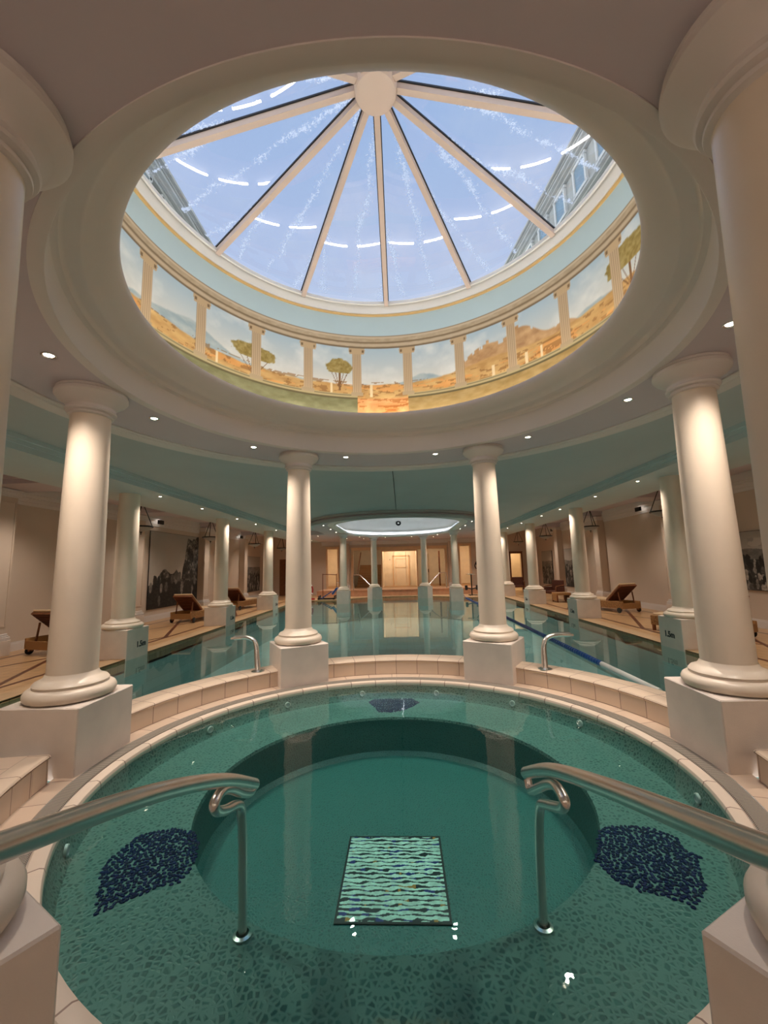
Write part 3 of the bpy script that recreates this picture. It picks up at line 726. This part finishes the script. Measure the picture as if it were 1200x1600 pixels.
for a in (15,45,75,105):
    for s in (1,-1):
        wd = rn[a] if s > 0 else rn[a].replace('right', 'left')
        downlight(2.64*sin(R(a*s)), 2.64*cos(R(a*s)), 3.2, 'lit downlight in the spa ceiling ring, ' + wd, PR, 'downlights in the spa ceiling ring')
by = [.9, 3.1, 5.3, 7.25, 9.65, 11.4, 13.9, 16.2, 18.6, 21]
nth = ['first','second','third','fourth','fifth','sixth','seventh','eighth','ninth','tenth']
for s, side in ((-1,'left'),(1,'right')):
    for i, y in enumerate(by):
        downlight(s*5.22, y, 3.2, 'small lit downlight under the %s pool beam, %s from the camera' % (side, nth[i]), PR*.8, 'downlights under the pool beams')
    for i, y in enumerate(COLY):
        downlight(s*7.2, y, 3.42, 'small lit downlight in the %s aisle ceiling above the %s lounging bay' % (side, ordn[i]), PR*1.3, 'downlights in the aisles', R(130))
    for i, y in enumerate((12.55,14.25,15.8,18.2)):
        downlight(s*2.92, y, 3.2, 'small lit downlight %s of the far ceiling recess, %s along' % (side, nth[i]), PR*.6, 'downlights round the far ceiling recess')
    for i, (x, y) in enumerate(((2.15,19.1),(2.05,20.7),(.75,20.0),(3.0,20.2),(4.2,17.8))):
        downlight(s*x, y, 3.2, 'small lit downlight at far end, %s of centre, number %s outwards row' % (side, nth[i]), PR*.6, 'downlights at the far end')
# twin emergency spots on brackets
e0 = None
for x, y, rz, nm in ((-8.52,10.81,-PI/2,'left wall above the dark photo mural'),(8.52,11.1,PI/2,'right wall above the bare bay'),(-8.52,18.35,-PI/2,'left wall at its far end'),(8.52,19.45,PI/2,'right wall at its far end'),(-4.09,22.8,0,'far wall over the left doorway'),(4.0,22.8,0,'far wall over the right doorway')):
    lab = 'black twin emergency spotlight on the ' + nm
    if e0 is None:
        e0 = thing('emergency_light', lab, 'emergency light', (x,y,3.30), rz, 'twin emergency lights')
        MB().box(-.15,.15,.02,.08,-.07,.07).build('housing', M['black'], e0, smooth=0)
        for sx in (-.07,.07):
            q = MB().lathe([(.05,0),(.045,.02),(1e-4,.025)], 16); q.v = [(x_+sx,.02-z_2,y_) for x_,y_,z_2 in q.v]; q.build('lamp', M['lens2'], e0)
    else: dup(e0, (x,y,3.30), rz, lab, 'twin emergency lights')

# ------------------------------------------------------------------ pendants
def make_pendant():
    t = thing('pendant_lamp', 'x', 'pendant lamp')
    MB().lathe([(.05,3.58),(.045,3.54),(1e-4,3.53)], 16).build('ceiling_cup', M['black'], t)
    MB().tube([(0,0,3.55),(0,0,3.44)], .008, 6).build('stem', M['black'], t)
    for k in range(3):
        a = 2*PI*k/3+.5; MB().tube([(0,0,3.46),(.27*cos(a),.27*sin(a),2.78)], .012, 6).build('arm', M['black'], t)
    MB().tube([(.28*cos(2*PI*k/40), .28*sin(2*PI*k/40), 2.77) for k in range(41)], .022, 8, cap=False).build('hoop', M['black'], t)
    MB().lathe([(.27,2.77),(.22,2.71),(.13,2.66),(.05,2.635),(1e-4,2.63)], 32).build('bowl', M['bowl'], t)
    MB().lathe([(.03,2.64),(.035,2.62),(.012,2.60),(.012,2.56),(1e-4,2.55)], 12).build('finial', M['black'], t)
    return t
p0 = None
for s, side in ((-1,'left'),(1,'right')):
    for i, y in enumerate((7.4,11.55,16.2,20.8)):
        lab = 'black bowl pendant lamp in the %s aisle, %s from the camera' % (side, ordn[i])
        if p0 is None: p0 = make_pendant(); p0['label'] = lab; p0.location = (s*6.98,y,0); p0['group'] = 'pendant lamps in the aisles'
        else: dup(p0, (s*6.98,y,0), .3*i, lab, 'pendant lamps in the aisles')

M['globe'] = emissive('fill_lamp_globe', (1,.86,.72), 34)  # unseen globe lamps, added to brighten faces turned towards the camera
for s, side in ((-1,'left'),(1,'right')):
    for x in (1.6,4.4):
        t = thing('added_fill_lamp', 'added globe fill lamp on the wall behind the camera, %s %s' % (('inner' if x < 2 else 'outer'), side), 'fill lamp', (s*x,-5.99,2.1), 0, 'added fill lamps')
        MB().box(-.05,.05,0,.02,-.12,.12).build('backplate', M['chrome'], t, smooth=0); MB().tube([(0,.01,0),(0,.14,0),(0,.16,.04)], .012, 8).build('arm', M['chrome'], t)
        MB().lathe([(.13*sin(PI*k/16)+1e-4, .16-.13*cos(PI*k/16)) for k in range(17)], 24, cy=.16).build('globe', M['globe'], t)
# ------------------------------------------------------------------ photo murals on the walls
def bw(u, v, seed, kind):
    n1 = fbm(u*6, v*6, seed); n2 = fbm(u*18, v*18, seed+3); n3 = fbm(u*40, v*40, seed+5)
    g = 196-26*v+14*(n1-.5)
    if kind == 'cliff':
        h = .30+.22*np.exp(-((u-.28)/.14)**2)+.16*np.exp(-((u-.52)/.1)**2)
        h = h+np.where(u > .62, (.62+.1*n1)*np.clip((u-.62)/.12, 0, 1), 0)
        m_ = v < h+.08*(n1-.5); g = np.where(m_, 14+300*np.clip(n3*.6+n2*.6-.42,0,1), g); g = np.where(m_*(n1 > .55), g*.5, g)
        m_ = v < .26+.14*n1; g = np.where(m_, 20+90*np.clip(n3-.45, 0, 1), g)
        for k in range(26):
            rr = np.random.RandomState(seed+k); u0, v0 = rr.uniform(.03,.97), rr.uniform(.08,.44); w_ = .02+.012*rr.rand()
            m_ = (((u-u0)/w_)**2+((v-v0)/.07)**2) < 1+1.2*(n2-.5); g = np.where(m_, rr.choice([30,90,125])*(.6+.8*n3), g)
    else:
        h = .66+.07*fbm(u*5, u*0, seed)
        g = np.where(v < h, 120+60*(n2-.5), g); bl = (u > .38)*(u < .95)*(v > .74)*(v < .88)*(kind == 'crowd'); g = np.where(bl, 190-30*(vnoise(u*30, v*14, 4) > .6), g)
        g = np.where((v < .52), 50+70*(n2-.4), g)
        for k in range(150):
            rr = np.random.RandomState(seed*3+k); u0, v0 = rr.uniform(0,1), .54-.5*k/150+rr.uniform(-.02,.02); w_ = .016+.014*rr.rand(); h_ = .05+.05*rr.rand()
            m_ = (((u-u0)/w_)**2+((v-v0)/h_)**2) < 1+1.4*(n2-.5); g = np.where(m_, rr.choice([14,26,45,80,130,160])*(.6+.8*n3), g)
    g = np.clip(g, 8, 215); return np.stack([g*1.0, g*.95, g*.9], 2)
def photo(label, s, y0, y1, z0, z1, seed, kind):
    t = thing('photo_mural', label, 'wall picture', (s*(XW-.03), (y0+y1)/2, (z0+z1)/2), 0, 'black and white photo murals')
    nx, ny = 200, 150; u, v = np.meshgrid(np.linspace(0,1,nx), np.linspace(0,1,ny))
    uu = u if s < 0 else 1-u
    P_ = np.stack([np.full_like(u, -s*.012), (u-.5)*(y1-y0), (v-.5)*(z1-z0)], 2)
    grid_mesh('print', P_, bw(uu, v, seed, kind), M['photo'], t, smooth=False)
    MB().box(-.01,.01,-(y1-y0)/2-.01,(y1-y0)/2+.01,-(z1-z0)/2-.01,(z1-z0)/2+.01).build('board', M['black'], t, smooth=0)
photo('tall black and white photo of bathers below cliffs, left wall', -1, 10.55, 14.0, .25, 2.98, 5, 'cliff')
photo('narrow black and white photo on the left wall beyond the third column', -1, 19.6, 21.9, .28, 2.3, 15, 'group')
photo('black and white crowd photo at the right edge, nearest on the right wall', 1, 5.35, 7.95, .74, 2.16, 25, 'crowd')
photo('black and white photo of standing people on the right wall, far bay', 1, 16.2, 18.5, .30, 2.2, 35, 'group')
photo('black and white photo on the far right wall behind the fourth column', 1, 20.3, 22.0, .30, 2.2, 45, 'group')

# ------------------------------------------------------------------ loungers, chairs
def make_lounger():
    t = thing('sun_lounger', 'x', 'sun lounger')      # head end at -Y, foot end at +Y
    z0 = ZP
    q = MB(); 
    for s in (-1,1): q.box(*sorted((s*.33,s*.375)), -.55, 1.25, .13, .36, bev=.01)
    q.box(-.33,.33,1.21,1.25,.13,.36); q.box(-.33,.33,-.55,-.51,.13,.30)
    q.build('body', M['wicker'], t, smooth=0)
    MB().box(-.33,.33,.12,1.22,.33,.41, bev=.02).build('seat_cushion', M['towel'], t, smooth=0)
    q = MB(); th = R(40); 
    mt = Matrix.Translation((0,.12,.34)) @ Matrix.Rotation(-th, 4, 'X')
    q.box(-.35,.35,-.80,0,.0,.05, mat=mt); b_ = q.build('backrest', M['wood'], t, smooth=0)
    q = MB()
    for k in range(9): q.box(-.31,.31,-.78+k*.086,-.72+k*.086,-.012,.0, mat=mt)
    q.build('slats', M['cushion'], b_, smooth=0)
    MB().box(-.335,.335,-.83,.0,.05,.11, mat=mt, bev=.02).build('back_cushion', M['towel'], t, smooth=0)
    for s in (-1,1): MB().bar((s*.28,-.40,.16),(s*.28,-.33,.66),.03,.03, up=(0,1,0)).build('strut', M['wood'], t, smooth=0)
    for s in (-1,1):
        q = MB().lathe([(1e-4,-.02),(.07,-.02),(.085,-.012),(.085,.012),(.07,.02),(1e-4,.02)], 24); q.v = [(z+s*.40, x-.42, y+.085) for x,y,z in q.v]; q.build('wheel', M['rubber'], t)
        MB().box(s*.35-.025,s*.35+.025,1.16,1.22,0,.14).build('leg', M['wood'], t, smooth=0)
        MB().box(s*.35-.025,s*.35+.025,-.47,-.40,.07,.14).build('leg', M['wood'], t, smooth=0)
    return t
lg0 = make_lounger(); lg0['label'] = 'brown wicker lounger with raised back before the tall cliff photo'; lg0['group'] = 'wicker sun loungers'
lg0.location = (-7.15,10.6,ZP); lg0.rotation_euler = (0,0,R(-6))
G_ = 'wicker sun loungers'
dup(lg0, (-7.15,14.6,ZP), R(-8), 'brown wicker lounger behind the second column on the left side', G_)
dup(lg0, (-7.45,5.6,ZP), R(-14), 'nearest brown wicker lounger on the left, half behind the big column', G_)
dup(lg0, (7.40,10.95,ZP), R(18), 'brown wicker lounger with raised back below the bare right wall', G_)
dup(lg0, (7.0,6.0,ZP), R(25), 'nearest brown wicker lounger at the right edge of the photo', G_)
def make_armchair(label, loc, rz):
    t = thing('armchair', label, 'armchair', loc, rz, 'dark wicker armchairs')
    MB().box(-.3,.3,-.28,.28,.30,.42, bev=.03).build('seat', M['cushion'], t, smooth=0)
    MB().box(-.32,.32,.24,.32,.28,.88, bev=.02).build('backrest', M['cushion'], t, smooth=0)
    for s in (-1,1):
        MB().tube([(s*.33,-.28,.0),(s*.33,-.28,.58),(s*.33,-.24,.62),(s*.33,.26,.66)], .028, 8).build('arm', M['wood'], t)
        MB().box(s*.33-.02,s*.33+.02,-.25,.28,.30,.58).build('side_panel', M['cushion'], t, smooth=0)
        MB().tube([(s*.30,.27,0),(s*.30,.27,.32)], .022, 8).build('leg', M['wood'], t)
    return t
make_armchair('dark brown armchair beside the low wicker table, right aisle', (7.0,15.7,ZP), R(-60))
make_armchair('small dark armchair at the far end of the right aisle', (6.95,21.3,ZP), R(-10))
make_armchair('dark round backed armchair at the right edge near the crowd photo', (8.0,4.0,ZP), R(-120))
t = thing('side_table', 'low wicker side table in front of the dark armchair', 'table', (6.95,14.75,ZP))
MB().box(-.3,.3,-.3,.3,.30,.40, bev=.01).build('table_top', M['wicker'], t, smooth=0)
for sx in (-1,1):
    MB().box(sx*.27-.02,sx*.27+.02,-.28,.28,.06,.30).build('side_panel', M['wicker'], t, smooth=0)
    for sy in (-1,1): MB().box(sx*.27-.025,sx*.27+.025,sy*.27-.025,sy*.27+.025,0,.30).build('leg', M['wood'], t, smooth=0)
t = thing('side_table', 'small wooden box table behind the nearest right pool column', 'table', (6.25,6.35,ZP))
MB().box(-.18,.18,-.18,.18,.36,.40).build('table_top', M['wood'], t, smooth=0); MB().box(-.15,.15,-.15,.15,0,.36).build('pedestal', M['wood'], t, smooth=0)

# ------------------------------------------------------------------ steel: spa rails, spouts, far rails
def smoothpts(P, n=8):
    P = [Vector(p) for p in P]; out = []
    for i in range(len(P)-1):
        a = P[max(i-1,0)]; b_ = P[i]; c_ = P[i+1]; d = P[min(i+2,len(P)-1)]
        for k in range(n):
            t_ = k/n; out.append(.5*((2*b_)+(c_-a)*t_+(2*a-5*b_+4*c_-d)*t_*t_+(3*b_-a-3*c_+d)*t_**3))
    return out+[P[-1]]
def spa_rail(s, x, main, hook, label):
    t = thing('handrail', label, 'handrail', (0,0,0), 0, 'spa handrails')
    MB().tube(smoothpts([(x*s,-3.75,.2),(x*s,-3.75,.9),(x*s,-3.62,1.12)]+[(x*s,y,z) for y,z in main]), .029, 16).build('rail', M['chrome'], t)
    MB().tube(smoothpts([(x*s,y,z) for i,(y,z) in enumerate(hook)]), .021, 16).build('post', M['chrome'], t)
    MB().lathe([(.045,-.2),(.045,-.19),(.03,-.185)], 20, cx=x*s, cy=hook[-1][0]).build('foot_flange', M['chrome'], t)
spa_rail(-1, .69, [(-3.2,1.125),(-2.7,.99),(-2.15,.815),(-1.65,.61),(-1.26,.405)],
         [(-1.26,.40),(-1.32,.395),(-1.44,.455),(-1.57,.535),(-1.67,.575),(-1.735,.56),(-1.71,.52),(-1.62,.475),(-1.52,.44),(-1.45,.40),(-1.425,.33),(-1.41,.2),(-1.40,.0),(-1.39,-.2)], 'left curved steel handrail reaching down into the spa')
spa_rail(1, .74, [(-3.2,1.15),(-2.7,.995),(-2.15,.82),(-1.62,.63),(-1.2,.425)],
         [(-1.22,.40),(-1.26,.37),(-1.4,.45),(-1.55,.54),(-1.66,.585),(-1.745,.575),(-1.72,.535),(-1.62,.485),(-1.5,.43),(-1.42,.385),(-1.385,.31),(-1.36,.2),(-1.34,.0),(-1.33,-.2)], 'right curved steel handrail reaching down into the spa')
for s, P_, nm in ((-1, [(-1.80,.205),(-1.815,.30),(-1.83,.42),(-1.845,.52),(-1.88,.585),(-1.95,.62),(-2.05,.63),(-2.16,.615)], 'left'), (1, [(1.87,.205),(1.875,.30),(1.88,.42),(1.895,.50),(1.935,.565),(2.02,.60),(2.12,.605),(2.24,.60)], 'right')):
    y = 1.98 if s < 0 else 1.87
    t = thing('water_spout', 'arched steel swan neck water spout on the curb, %s of the front columns' % nm, 'water spout', (0,0,0), 0, 'swan neck spouts')
    pts = smoothpts([(x, y+.10*i/7, z) for i, (x, z) in enumerate(P_)]); n = len(pts)
    MB().tube(pts, [.040-.010*min(1,i/(n*.4)) for i in range(n)], 14).build('neck', M['chrome'], t)
    e = Vector(pts[-1]); d = Vector((s*.13,.01,.0)); q = MB().bar(e-Vector((s*.2,0,-.012)), e+d*.3, .085, .022); q.build('lip', M['chrome'], t, smooth=0)
    MB().lathe([(.085,.203),(.085,.212),(.06,.222),(.04,.226)], 24, cx=P_[0][0], cy=y).build('flange', M['chrome'], t)
for s, nm in ((-1,'left'),(1,'right')):
    t = thing('handrail', 'thin steel handrail sloping into the far end of the pool, %s one' % nm, 'handrail', (0,0,0), 0, 'far pool handrails')
    MB().tube(smoothpts([(s*2.75,21.15,1.08),(s*2.45,20.9,1.08),(s*2.2,20.6,.98),(s*1.35,19.6,.2),(s*1.25,19.5,.10),(s*1.2,19.45,-.05),(s*1.2,19.45,-.5)]), .03, 10).build('rail', M['chrome'], t)
    MB().tube([(s*2.75,21.15,1.08),(s*2.75,21.15,.19)], .03, 10).build('post', M['chrome'], t)

# ------------------------------------------------------------------ lane rope
t = thing('lane_rope', 'blue floating lane rope along the right side of the pool, white near end', 'lane rope')
q = MB()
prof = []
y = 3.75
while y < 18.2: prof += [(y,.018),(y+.01,.045),(y+.075,.045),(y+.085,.018)]; y += .10
xf = lambda y_: 3.42+.10*sin((y_-3)*.35)*0+.0075*(12-y_)*0+(.12 if 0 else 0)
q.tube([(xf(a),a,ZW+.01) for a,_ in prof], [r_ for _,r_ in prof], 8); q.build('floats', M['blue'], t)
MB().tube([(3.43,2.2,ZW+.015),(3.42,3.0,ZW+.015),(3.42,3.75,ZW+.01)], [.035,.04,.04], 12).build('white_sleeve', M['whitepl'], t)
MB().tube([(3.42,18.2,ZW),(3.3,18.7,.0)], .012, 6).build('anchor_line', M['blue'], t)

# ------------------------------------------------------------------ things on the far deck
t = thing('pool_lift', 'blue slatted pool lift seat on a low frame, far left deck', 'pool lift', (-3.95,18.98,ZP), 0)
q = MB(); mt = Matrix.Rotation(R(-32), 4, 'Y')
for k in range(7): q.box(-.42+k*.12,-.33+k*.12,-.3,.3,.15,.19, mat=Matrix.Translation((.05,0,.08)) @ mt)
q.build('seat', M['blue'], t, smooth=0)
MB().bar((.35,-.25,.30),(.60,-.25,.62),.08,.4, up=(0,1,0)).build('backrest', M['blue'], t, smooth=0)
q = MB()
for yy in (-.28,.28): q.bar((-.45,yy,.05),(.5,yy,.05),.05,.05)
for xx in (-.4,.45): q.bar((xx,-.28,.05),(xx,.28,.05),.05,.05); q.box(xx-.02,xx+.02,-.3,.3,.05,.22)
q.build('frame', M['black'], t, smooth=0)
for xx in (-.4,.4):
    q = MB().lathe([(1e-4,-.02),(.06,-.02),(.06,.02),(1e-4,.02)], 16); q.v = [(x_+xx,z_2-.30,y_+.06) for x_,y_,z_2 in q.v]; q.build('wheel', M['rubber'], t)
t = thing('hoist_frame', 'thin bent steel frame standing on the far left deck', 'rail frame', (-3.9,19.9,ZP))
MB().tube(smoothpts([(-.45,0,0),(-.45,0,1.25),(-.40,0,1.33),(.28,0,1.30),(.33,0,1.24),(.33,0,0)],5), .022, 8).build('hoop', M['wood'], t)
MB().tube([(.33,0,.85),(1.0,.1,.85),(1.0,.1,0)], .018, 8).build('side_rail', M['chrome'], t)
t = thing('lifebuoy', 'red lifebuoy ring with rope leaning on its stand, far left deck', 'lifebuoy', (-4.95,18.95,ZP), R(35))
q = MB().lathe([(.30+.05*cos(2*PI*k/12), .05*sin(2*PI*k/12)) for k in range(13)], 36); q.v = [(x_*.8, z_2+y_*.18, y_+.55) for x_,y_,z_2 in q.v]; q.build('ring', M['red'], t)
q = MB()
for k in range(4):
    a0_ = PI/4+PI/2*k; q.lathe([(.30+.056*cos(2*PI*j/10), .056*sin(2*PI*j/10)) for j in range(11)], 4, a0_-.12, a0_+.12)
q.v = [(x_*.8, z_2+y_*.18, y_+.55) for x_,y_,z_2 in q.v]; q.build('bands', M['whitepl'], t)
MB().tube([(-.1,.1,0),(-.1,.12,1.15)], .02, 8).build('stand_pole', M['red'], t); MB().tube([(-.22,.1,0),(-.16,.12,1.25)], .015, 8).build('stand_pole', M['wood'], t)
MB().box(-.3,.3,-.15,.25,0,.08).build('stand_base', M['red'], t, smooth=0)
t = thing('plant_stand', 'thin black stand with a small tray top on the far right deck', 'stand', (3.95,19.6,ZP))
MB().tube([(0,0,0),(0,0,1.15)], .035, 10).build('pole', M['black'], t)
MB().lathe([(1e-4,1.14),(.3,1.15),(.31,1.18),(1e-4,1.17)], 24).build('tray', M['chrome'], t)
for sx in (-1,1): MB().tube([(0,0,.35),(sx*.25,0,.42),(sx*.3,0,.42)], .03, 8).build('arm', M['black'], t); MB().box(sx*.3-.07,sx*.3+.07,-.08,.08,.30,.56, bev=.02).build('weight', M['black'], t, smooth=0)
for k in range(3):
    a = 2*PI*k/3; MB().tube([(0,0,.05),(.3*cos(a),.3*sin(a),.02)], .022, 6).build('foot', M['black'], t)
t = thing('wall_bracket_lamp', 'small dark curved bracket on the far wall right of the doorway', 'bracket', (4.85,22.95,1.5))
MB().tube(smoothpts([(0,0,-.25),(-.1,-.1,-.05),(0,-.12,.2)]), .03, 8).build('arm', M['black'], t); MB().lathe([(.02,0),(.09,.1),(1e-4,.12)], 16, cx=0, cy=-.12).build('shade', M['black'], t)

# ------------------------------------------------------------------ far lobby behind the openings
q = MB(); q.box(-5.4,5.4,27,27.1,0,3.6); q.box(-5.5,-5.4,23.2,27,0,3.6); q.box(5.4,5.5,23.2,27,0,3.6); q.box(-5.5,5.5,23.2,27.1,3.3,3.6)
q.box(-3.55,-3.45,23.2,27,.19,3.3); q.box(3.45,3.55,23.2,27,.19,3.3); q.box(-1.15,-1.1,23.3,25.6,.19,3.3); q.box(1.12,1.17,23.3,25.6,.19,3.3); q.box(-1.1,1.12,25.5,25.6,.19,3.3)
struct(q.build('wall_lobby', M['lobby'], smooth=0))
struct(MB().box(-5.5,5.5,23.2,27.1,.0,.19).build('floor_lobby', M['stairs'], smooth=0))
for sx, nm in ((-1,'left'),(1,'right')):
    q = MB(); a, b_ = sorted((sx*6.6, sx*8.3)); q.box(a,b_,25,25.1,ZP,2.9); q.box(a-.1,a,23.2,25.1,ZP,2.9); q.box(b_,b_+.1,23.2,25.1,ZP,2.9); q.box(a,b_,23.2,25,2.8,2.9); q.box(a,b_,23.2,25.1,ZP-.1,ZP)
    struct(q.build('wall_closet_'+nm, M['lobby'], smooth=0))
def frame(name, x0, x1, z0, z1, y, w, d, mat):
    q = MB(); q.box(x0-w,x0,y-d,y,z0,z1+w); q.box(x1,x1+w,y-d,y,z0,z1+w); q.box(x0,x1,y-d,y,z1,z1+w); q.box(x0-w-.03,x1+w+.03,y-d-.02,y,z1+w,z1+w+.05)
    return struct(q.build(name, mat, smooth=0))
M['frame'] = plain('pale_door_frame', lin((226,190,150)), .4)
frame('door_1', -4.62,-3.98,.19,2.72,23,.10,.05,M['frame']); frame('door_2', -2.95,2.9,.19,2.6,23,.14,.06,M['frame']); frame('door_3', 3.86,4.48,.19,2.72,23,.10,.05,M['frame'])
frame('door_4', 7.05,7.7,ZP,2.15,23,.08,.04,M['wood'])
t = struct(MB().box(-7.75,-7.15,23.0,23.06,ZP,2.15).build('door_5', M['wood'], smooth=0)); MB().box(-7.22,-7.19,22.94,23.0,.85,.98).build('door_handle', M['chrome'], t, smooth=0)
t = thing('glazed_screen', 'glass screen with slim pale posts in the middle of the far wall', 'glass screen', (0,23.1,.19))
for x in (-1.13,1.14): MB().box(x-.04,x+.04,-.05,.05,0,2.41).build('post', M['frame'], t, smooth=0)
MB().box(-1.09,1.1,-.05,.05,2.30,2.41).build('top_rail', M['frame'], t, smooth=0); MB().box(-1.09,1.1,-.01,.01,0.02,2.30).build('glass_pane', M['pane'], t, smooth=0)
for xx in (-.35,.4): MB().box(xx,xx+.012,-.014,.014,.02,2.3).build('joint', M['chrome'], t, smooth=0)
t = thing('panel_door', 'cream panelled door inside the middle room behind the glass', 'door', (.1,25.48,.19))
MB().box(-.5,.5,-.04,.0,0,2.0).build('leaf', M['lobby'], t, smooth=0); q = MB()
for x0, x1, z0, z1 in ((-.58,-.5,0,2.1),(.5,.58,0,2.1),(-.58,.58,2.02,2.1),(-.38,.38,1.25,1.28),(-.38,.38,1.85,1.88),(-.38,-.35,.2,1.88),(.35,.38,.2,1.88)): q.box(x0,x1,-.07,-.03,z0,z1)
q.build('mouldings', M['frame'], t, smooth=0)
MB().box(-.80,-.76,-.06,-.02,1.78,1.84).build('keypad', M['black'], t, smooth=0)
# staircase in the left room
t = thing('staircase', 'stone staircase rising in the left room behind the far wall', 'staircase', (-2.1,24.0,.19))
for k in range(9): MB().box(-.75,.85,k*.28,2.8,k*.165,(k+1)*.165).build('step', M['stairs'], t, smooth=0)
MB().bar((-.70,.0,.95),(-.70,2.5,2.4),.05,.05).build('banister', M['wood'], t, smooth=0)
t = struct(MB().box(1.9,1.96,23.6,24.5,.19,2.3).build('door_6', M['lobby'], smooth=0)); MB().box(1.86,1.90,23.65,23.70,1.1,1.3).build('door_handle', M['black'], t, smooth=0)
t = struct(MB().box(2.62,2.72,24.4,24.44,.19,2.5).build('door_7', M['wood'], smooth=0))
def lamp_area(name, loc, size, power, col=(1,.72,.42), rot=(0,0,0), sy=None):
    li = bpy.data.lights.new(name, 'AREA'); li.energy = power; li.color = col; li.size = size
    if sy: li.shape = 'RECTANGLE'; li.size_y = sy
    o = bpy.data.objects.new(name, li); COL.objects.link(o); o.location = loc; o.rotation_euler = rot; return o
for x, p in ((-4.4,34),(-2.2,10),(0,38),(2.3,24),(4.4,34)):
    lamp_area('lobby_lamp', (x,24.3,3.25), .5, p*1.2, (1,.78,.54))
for x in (-7.4,7.4): lamp_area('closet_lamp', (x,24.1,2.75), .3, 16)

# ------------------------------------------------------------------ buildings outside the skylight
def facade(name, x, y0, y1, z1, s, label, floors):
    t = thing(name, label, 'building', (x,(y0+y1)/2,0), 0)
    h = y1-y0
    MB().box(0 if s < 0 else 0, 0+.0+s*3, -h/2, h/2, 0, z1-2.6) if 0 else None
    a, b_ = sorted((0, s*4)); MB().box(a,b_,-h/2,h/2,0,z1-2.4).build('wall', M['stone'], t, smooth=0)
    a, b_ = sorted((s*.5, s*4)); q = MB(); q.add([(s*.1,-h/2,z1-2.4),(s*.1,h/2,z1-2.4),(s*1.0,h/2,z1),(s*1.0,-h/2,z1),(s*4,-h/2,z1-2.4),(s*4,h/2,z1-2.4),(s*4,h/2,z1),(s*4,-h/2,z1)],
        [[0,1,2,3],[3,2,6,7],[0,3,7,4],[1,5,6,2],[4,7,6,5]]); q.build('roof', M['slate'], t, smooth=0)
    q = MB()
    for zz in (z1-2.4, z1-3.1, z1-6.3, z1-9.4):
        for k, (e, dz) in enumerate(((.55,.16),(.38,.14),(.2,.18))): c0, c1 = sorted((-s*e, 0)); q.box(c0,c1,-h/2,h/2,zz-.16*k-dz,zz-.16*k)
    q.build('cornice', M['stone'], t, smooth=0)
    for f in range(floors):
        zz = z1-5.4-3.1*f
        for k in range(int(h/2.2)):
            yy = -h/2+1.1+k*2.2; c0, c1 = sorted((-s*.08, s*.02))
            w_ = MB().box(c0,c1,yy-.5,yy+.5,zz,zz+1.6).build('window', M['facglass'], t, smooth=0)
            fr2 = MB(); c0, c1 = sorted((-s*.16, 0))
            for a0, a1, b0, b1 in ((yy-.64,yy-.5,zz-.1,zz+1.75),(yy+.5,yy+.64,zz-.1,zz+1.75),(yy-.7,yy+.7,zz+1.6,zz+1.8),(yy-.7,yy+.7,zz-.2,zz)): fr2.box(c0,c1,a0,a1,b0,b1)
            fr2.build('surround', M['stone2'], w_, smooth=0)
    return t
bl = facade('building', -11.5, 3, 25.5, 24.0, -1, 'grey stone building with slate roof seen through the left of the skylight', 3)
br_ = facade('building', 11.4, 4, 32.0, 28.6, 1, 'tall grey building with layered cornices seen through the right of the skylight', 4)
br_.rotation_euler = (0,0,R(8))

# ------------------------------------------------------------------ world
W = bpy.data.worlds.new('World'); SC.world = W; W.use_nodes = True; nt = W.node_tree
for n_ in list(nt.nodes): nt.nodes.remove(n_)
out = N(nt, 'ShaderNodeOutputWorld'); bg = N(nt, 'ShaderNodeBackground'); L(nt, bg.outputs[0], out.inputs[0])
tc = coords(nt, 'Generated'); sp = N(nt, 'ShaderNodeSeparateXYZ'); L(nt, tc, sp.inputs[0])
g1 = ramp(nt, sp.outputs[2], [(0., (4.2,4.2,4.3)), (.3, (3.6,3.7,3.9)), (.42, lin((208,218,238))), (.62, lin((188,205,240))), (1., lin((138,178,230)))])
nz = noise(nt, tc, 3, 5, .6); cf = ramp(nt, nz, [(.5,(0,0,0)),(.75,(.5,.5,.5))])
L(nt, mixc(nt, cf, g1, lin((225,230,242))), bg.inputs[0]); bg.inputs[1].default_value = .72

# ------------------------------------------------------------------ camera
f_px = 642.97; pitch, yaw, roll = R(7.5794), R(-2.1992), R(-1.4283)
fw = Vector((sin(yaw)*cos(pitch), cos(yaw)*cos(pitch), sin(pitch))); rt = Vector((cos(yaw), -sin(yaw), 0)); upv = rt.cross(fw)
r2 = rt*cos(roll)+upv*sin(roll); u2 = -rt*sin(roll)+upv*cos(roll)
cam = bpy.data.cameras.new('camera'); co = bpy.data.objects.new('camera', cam); COL.objects.link(co)
co.matrix_world = Matrix(((r2.x,u2.x,-fw.x,.1154),(r2.y,u2.y,-fw.y,-3.5593),(r2.z,u2.z,-fw.z,1.5201),(0,0,0,1)))
cam.sensor_fit = 'HORIZONTAL'; cam.sensor_width = 36; cam.lens = f_px/1200*36; cam.clip_start = .02; cam.clip_end = 400
SC.camera = co
vs_ = SC.view_settings; vs_.view_transform = 'Standard'; vs_.look = 'None'; vs_.gamma = 1; vs_.use_curve_mapping = False; vs_.exposure = 0.4
SC.cycles.max_bounces = 8; SC.cycles.diffuse_bounces = 4; SC.cycles.glossy_bounces = 4; SC.cycles.transparent_max_bounces = 16; SC.cycles.sample_clamp_indirect = 4
SC.cycles.caustics_reflective = False; SC.cycles.caustics_refractive = False
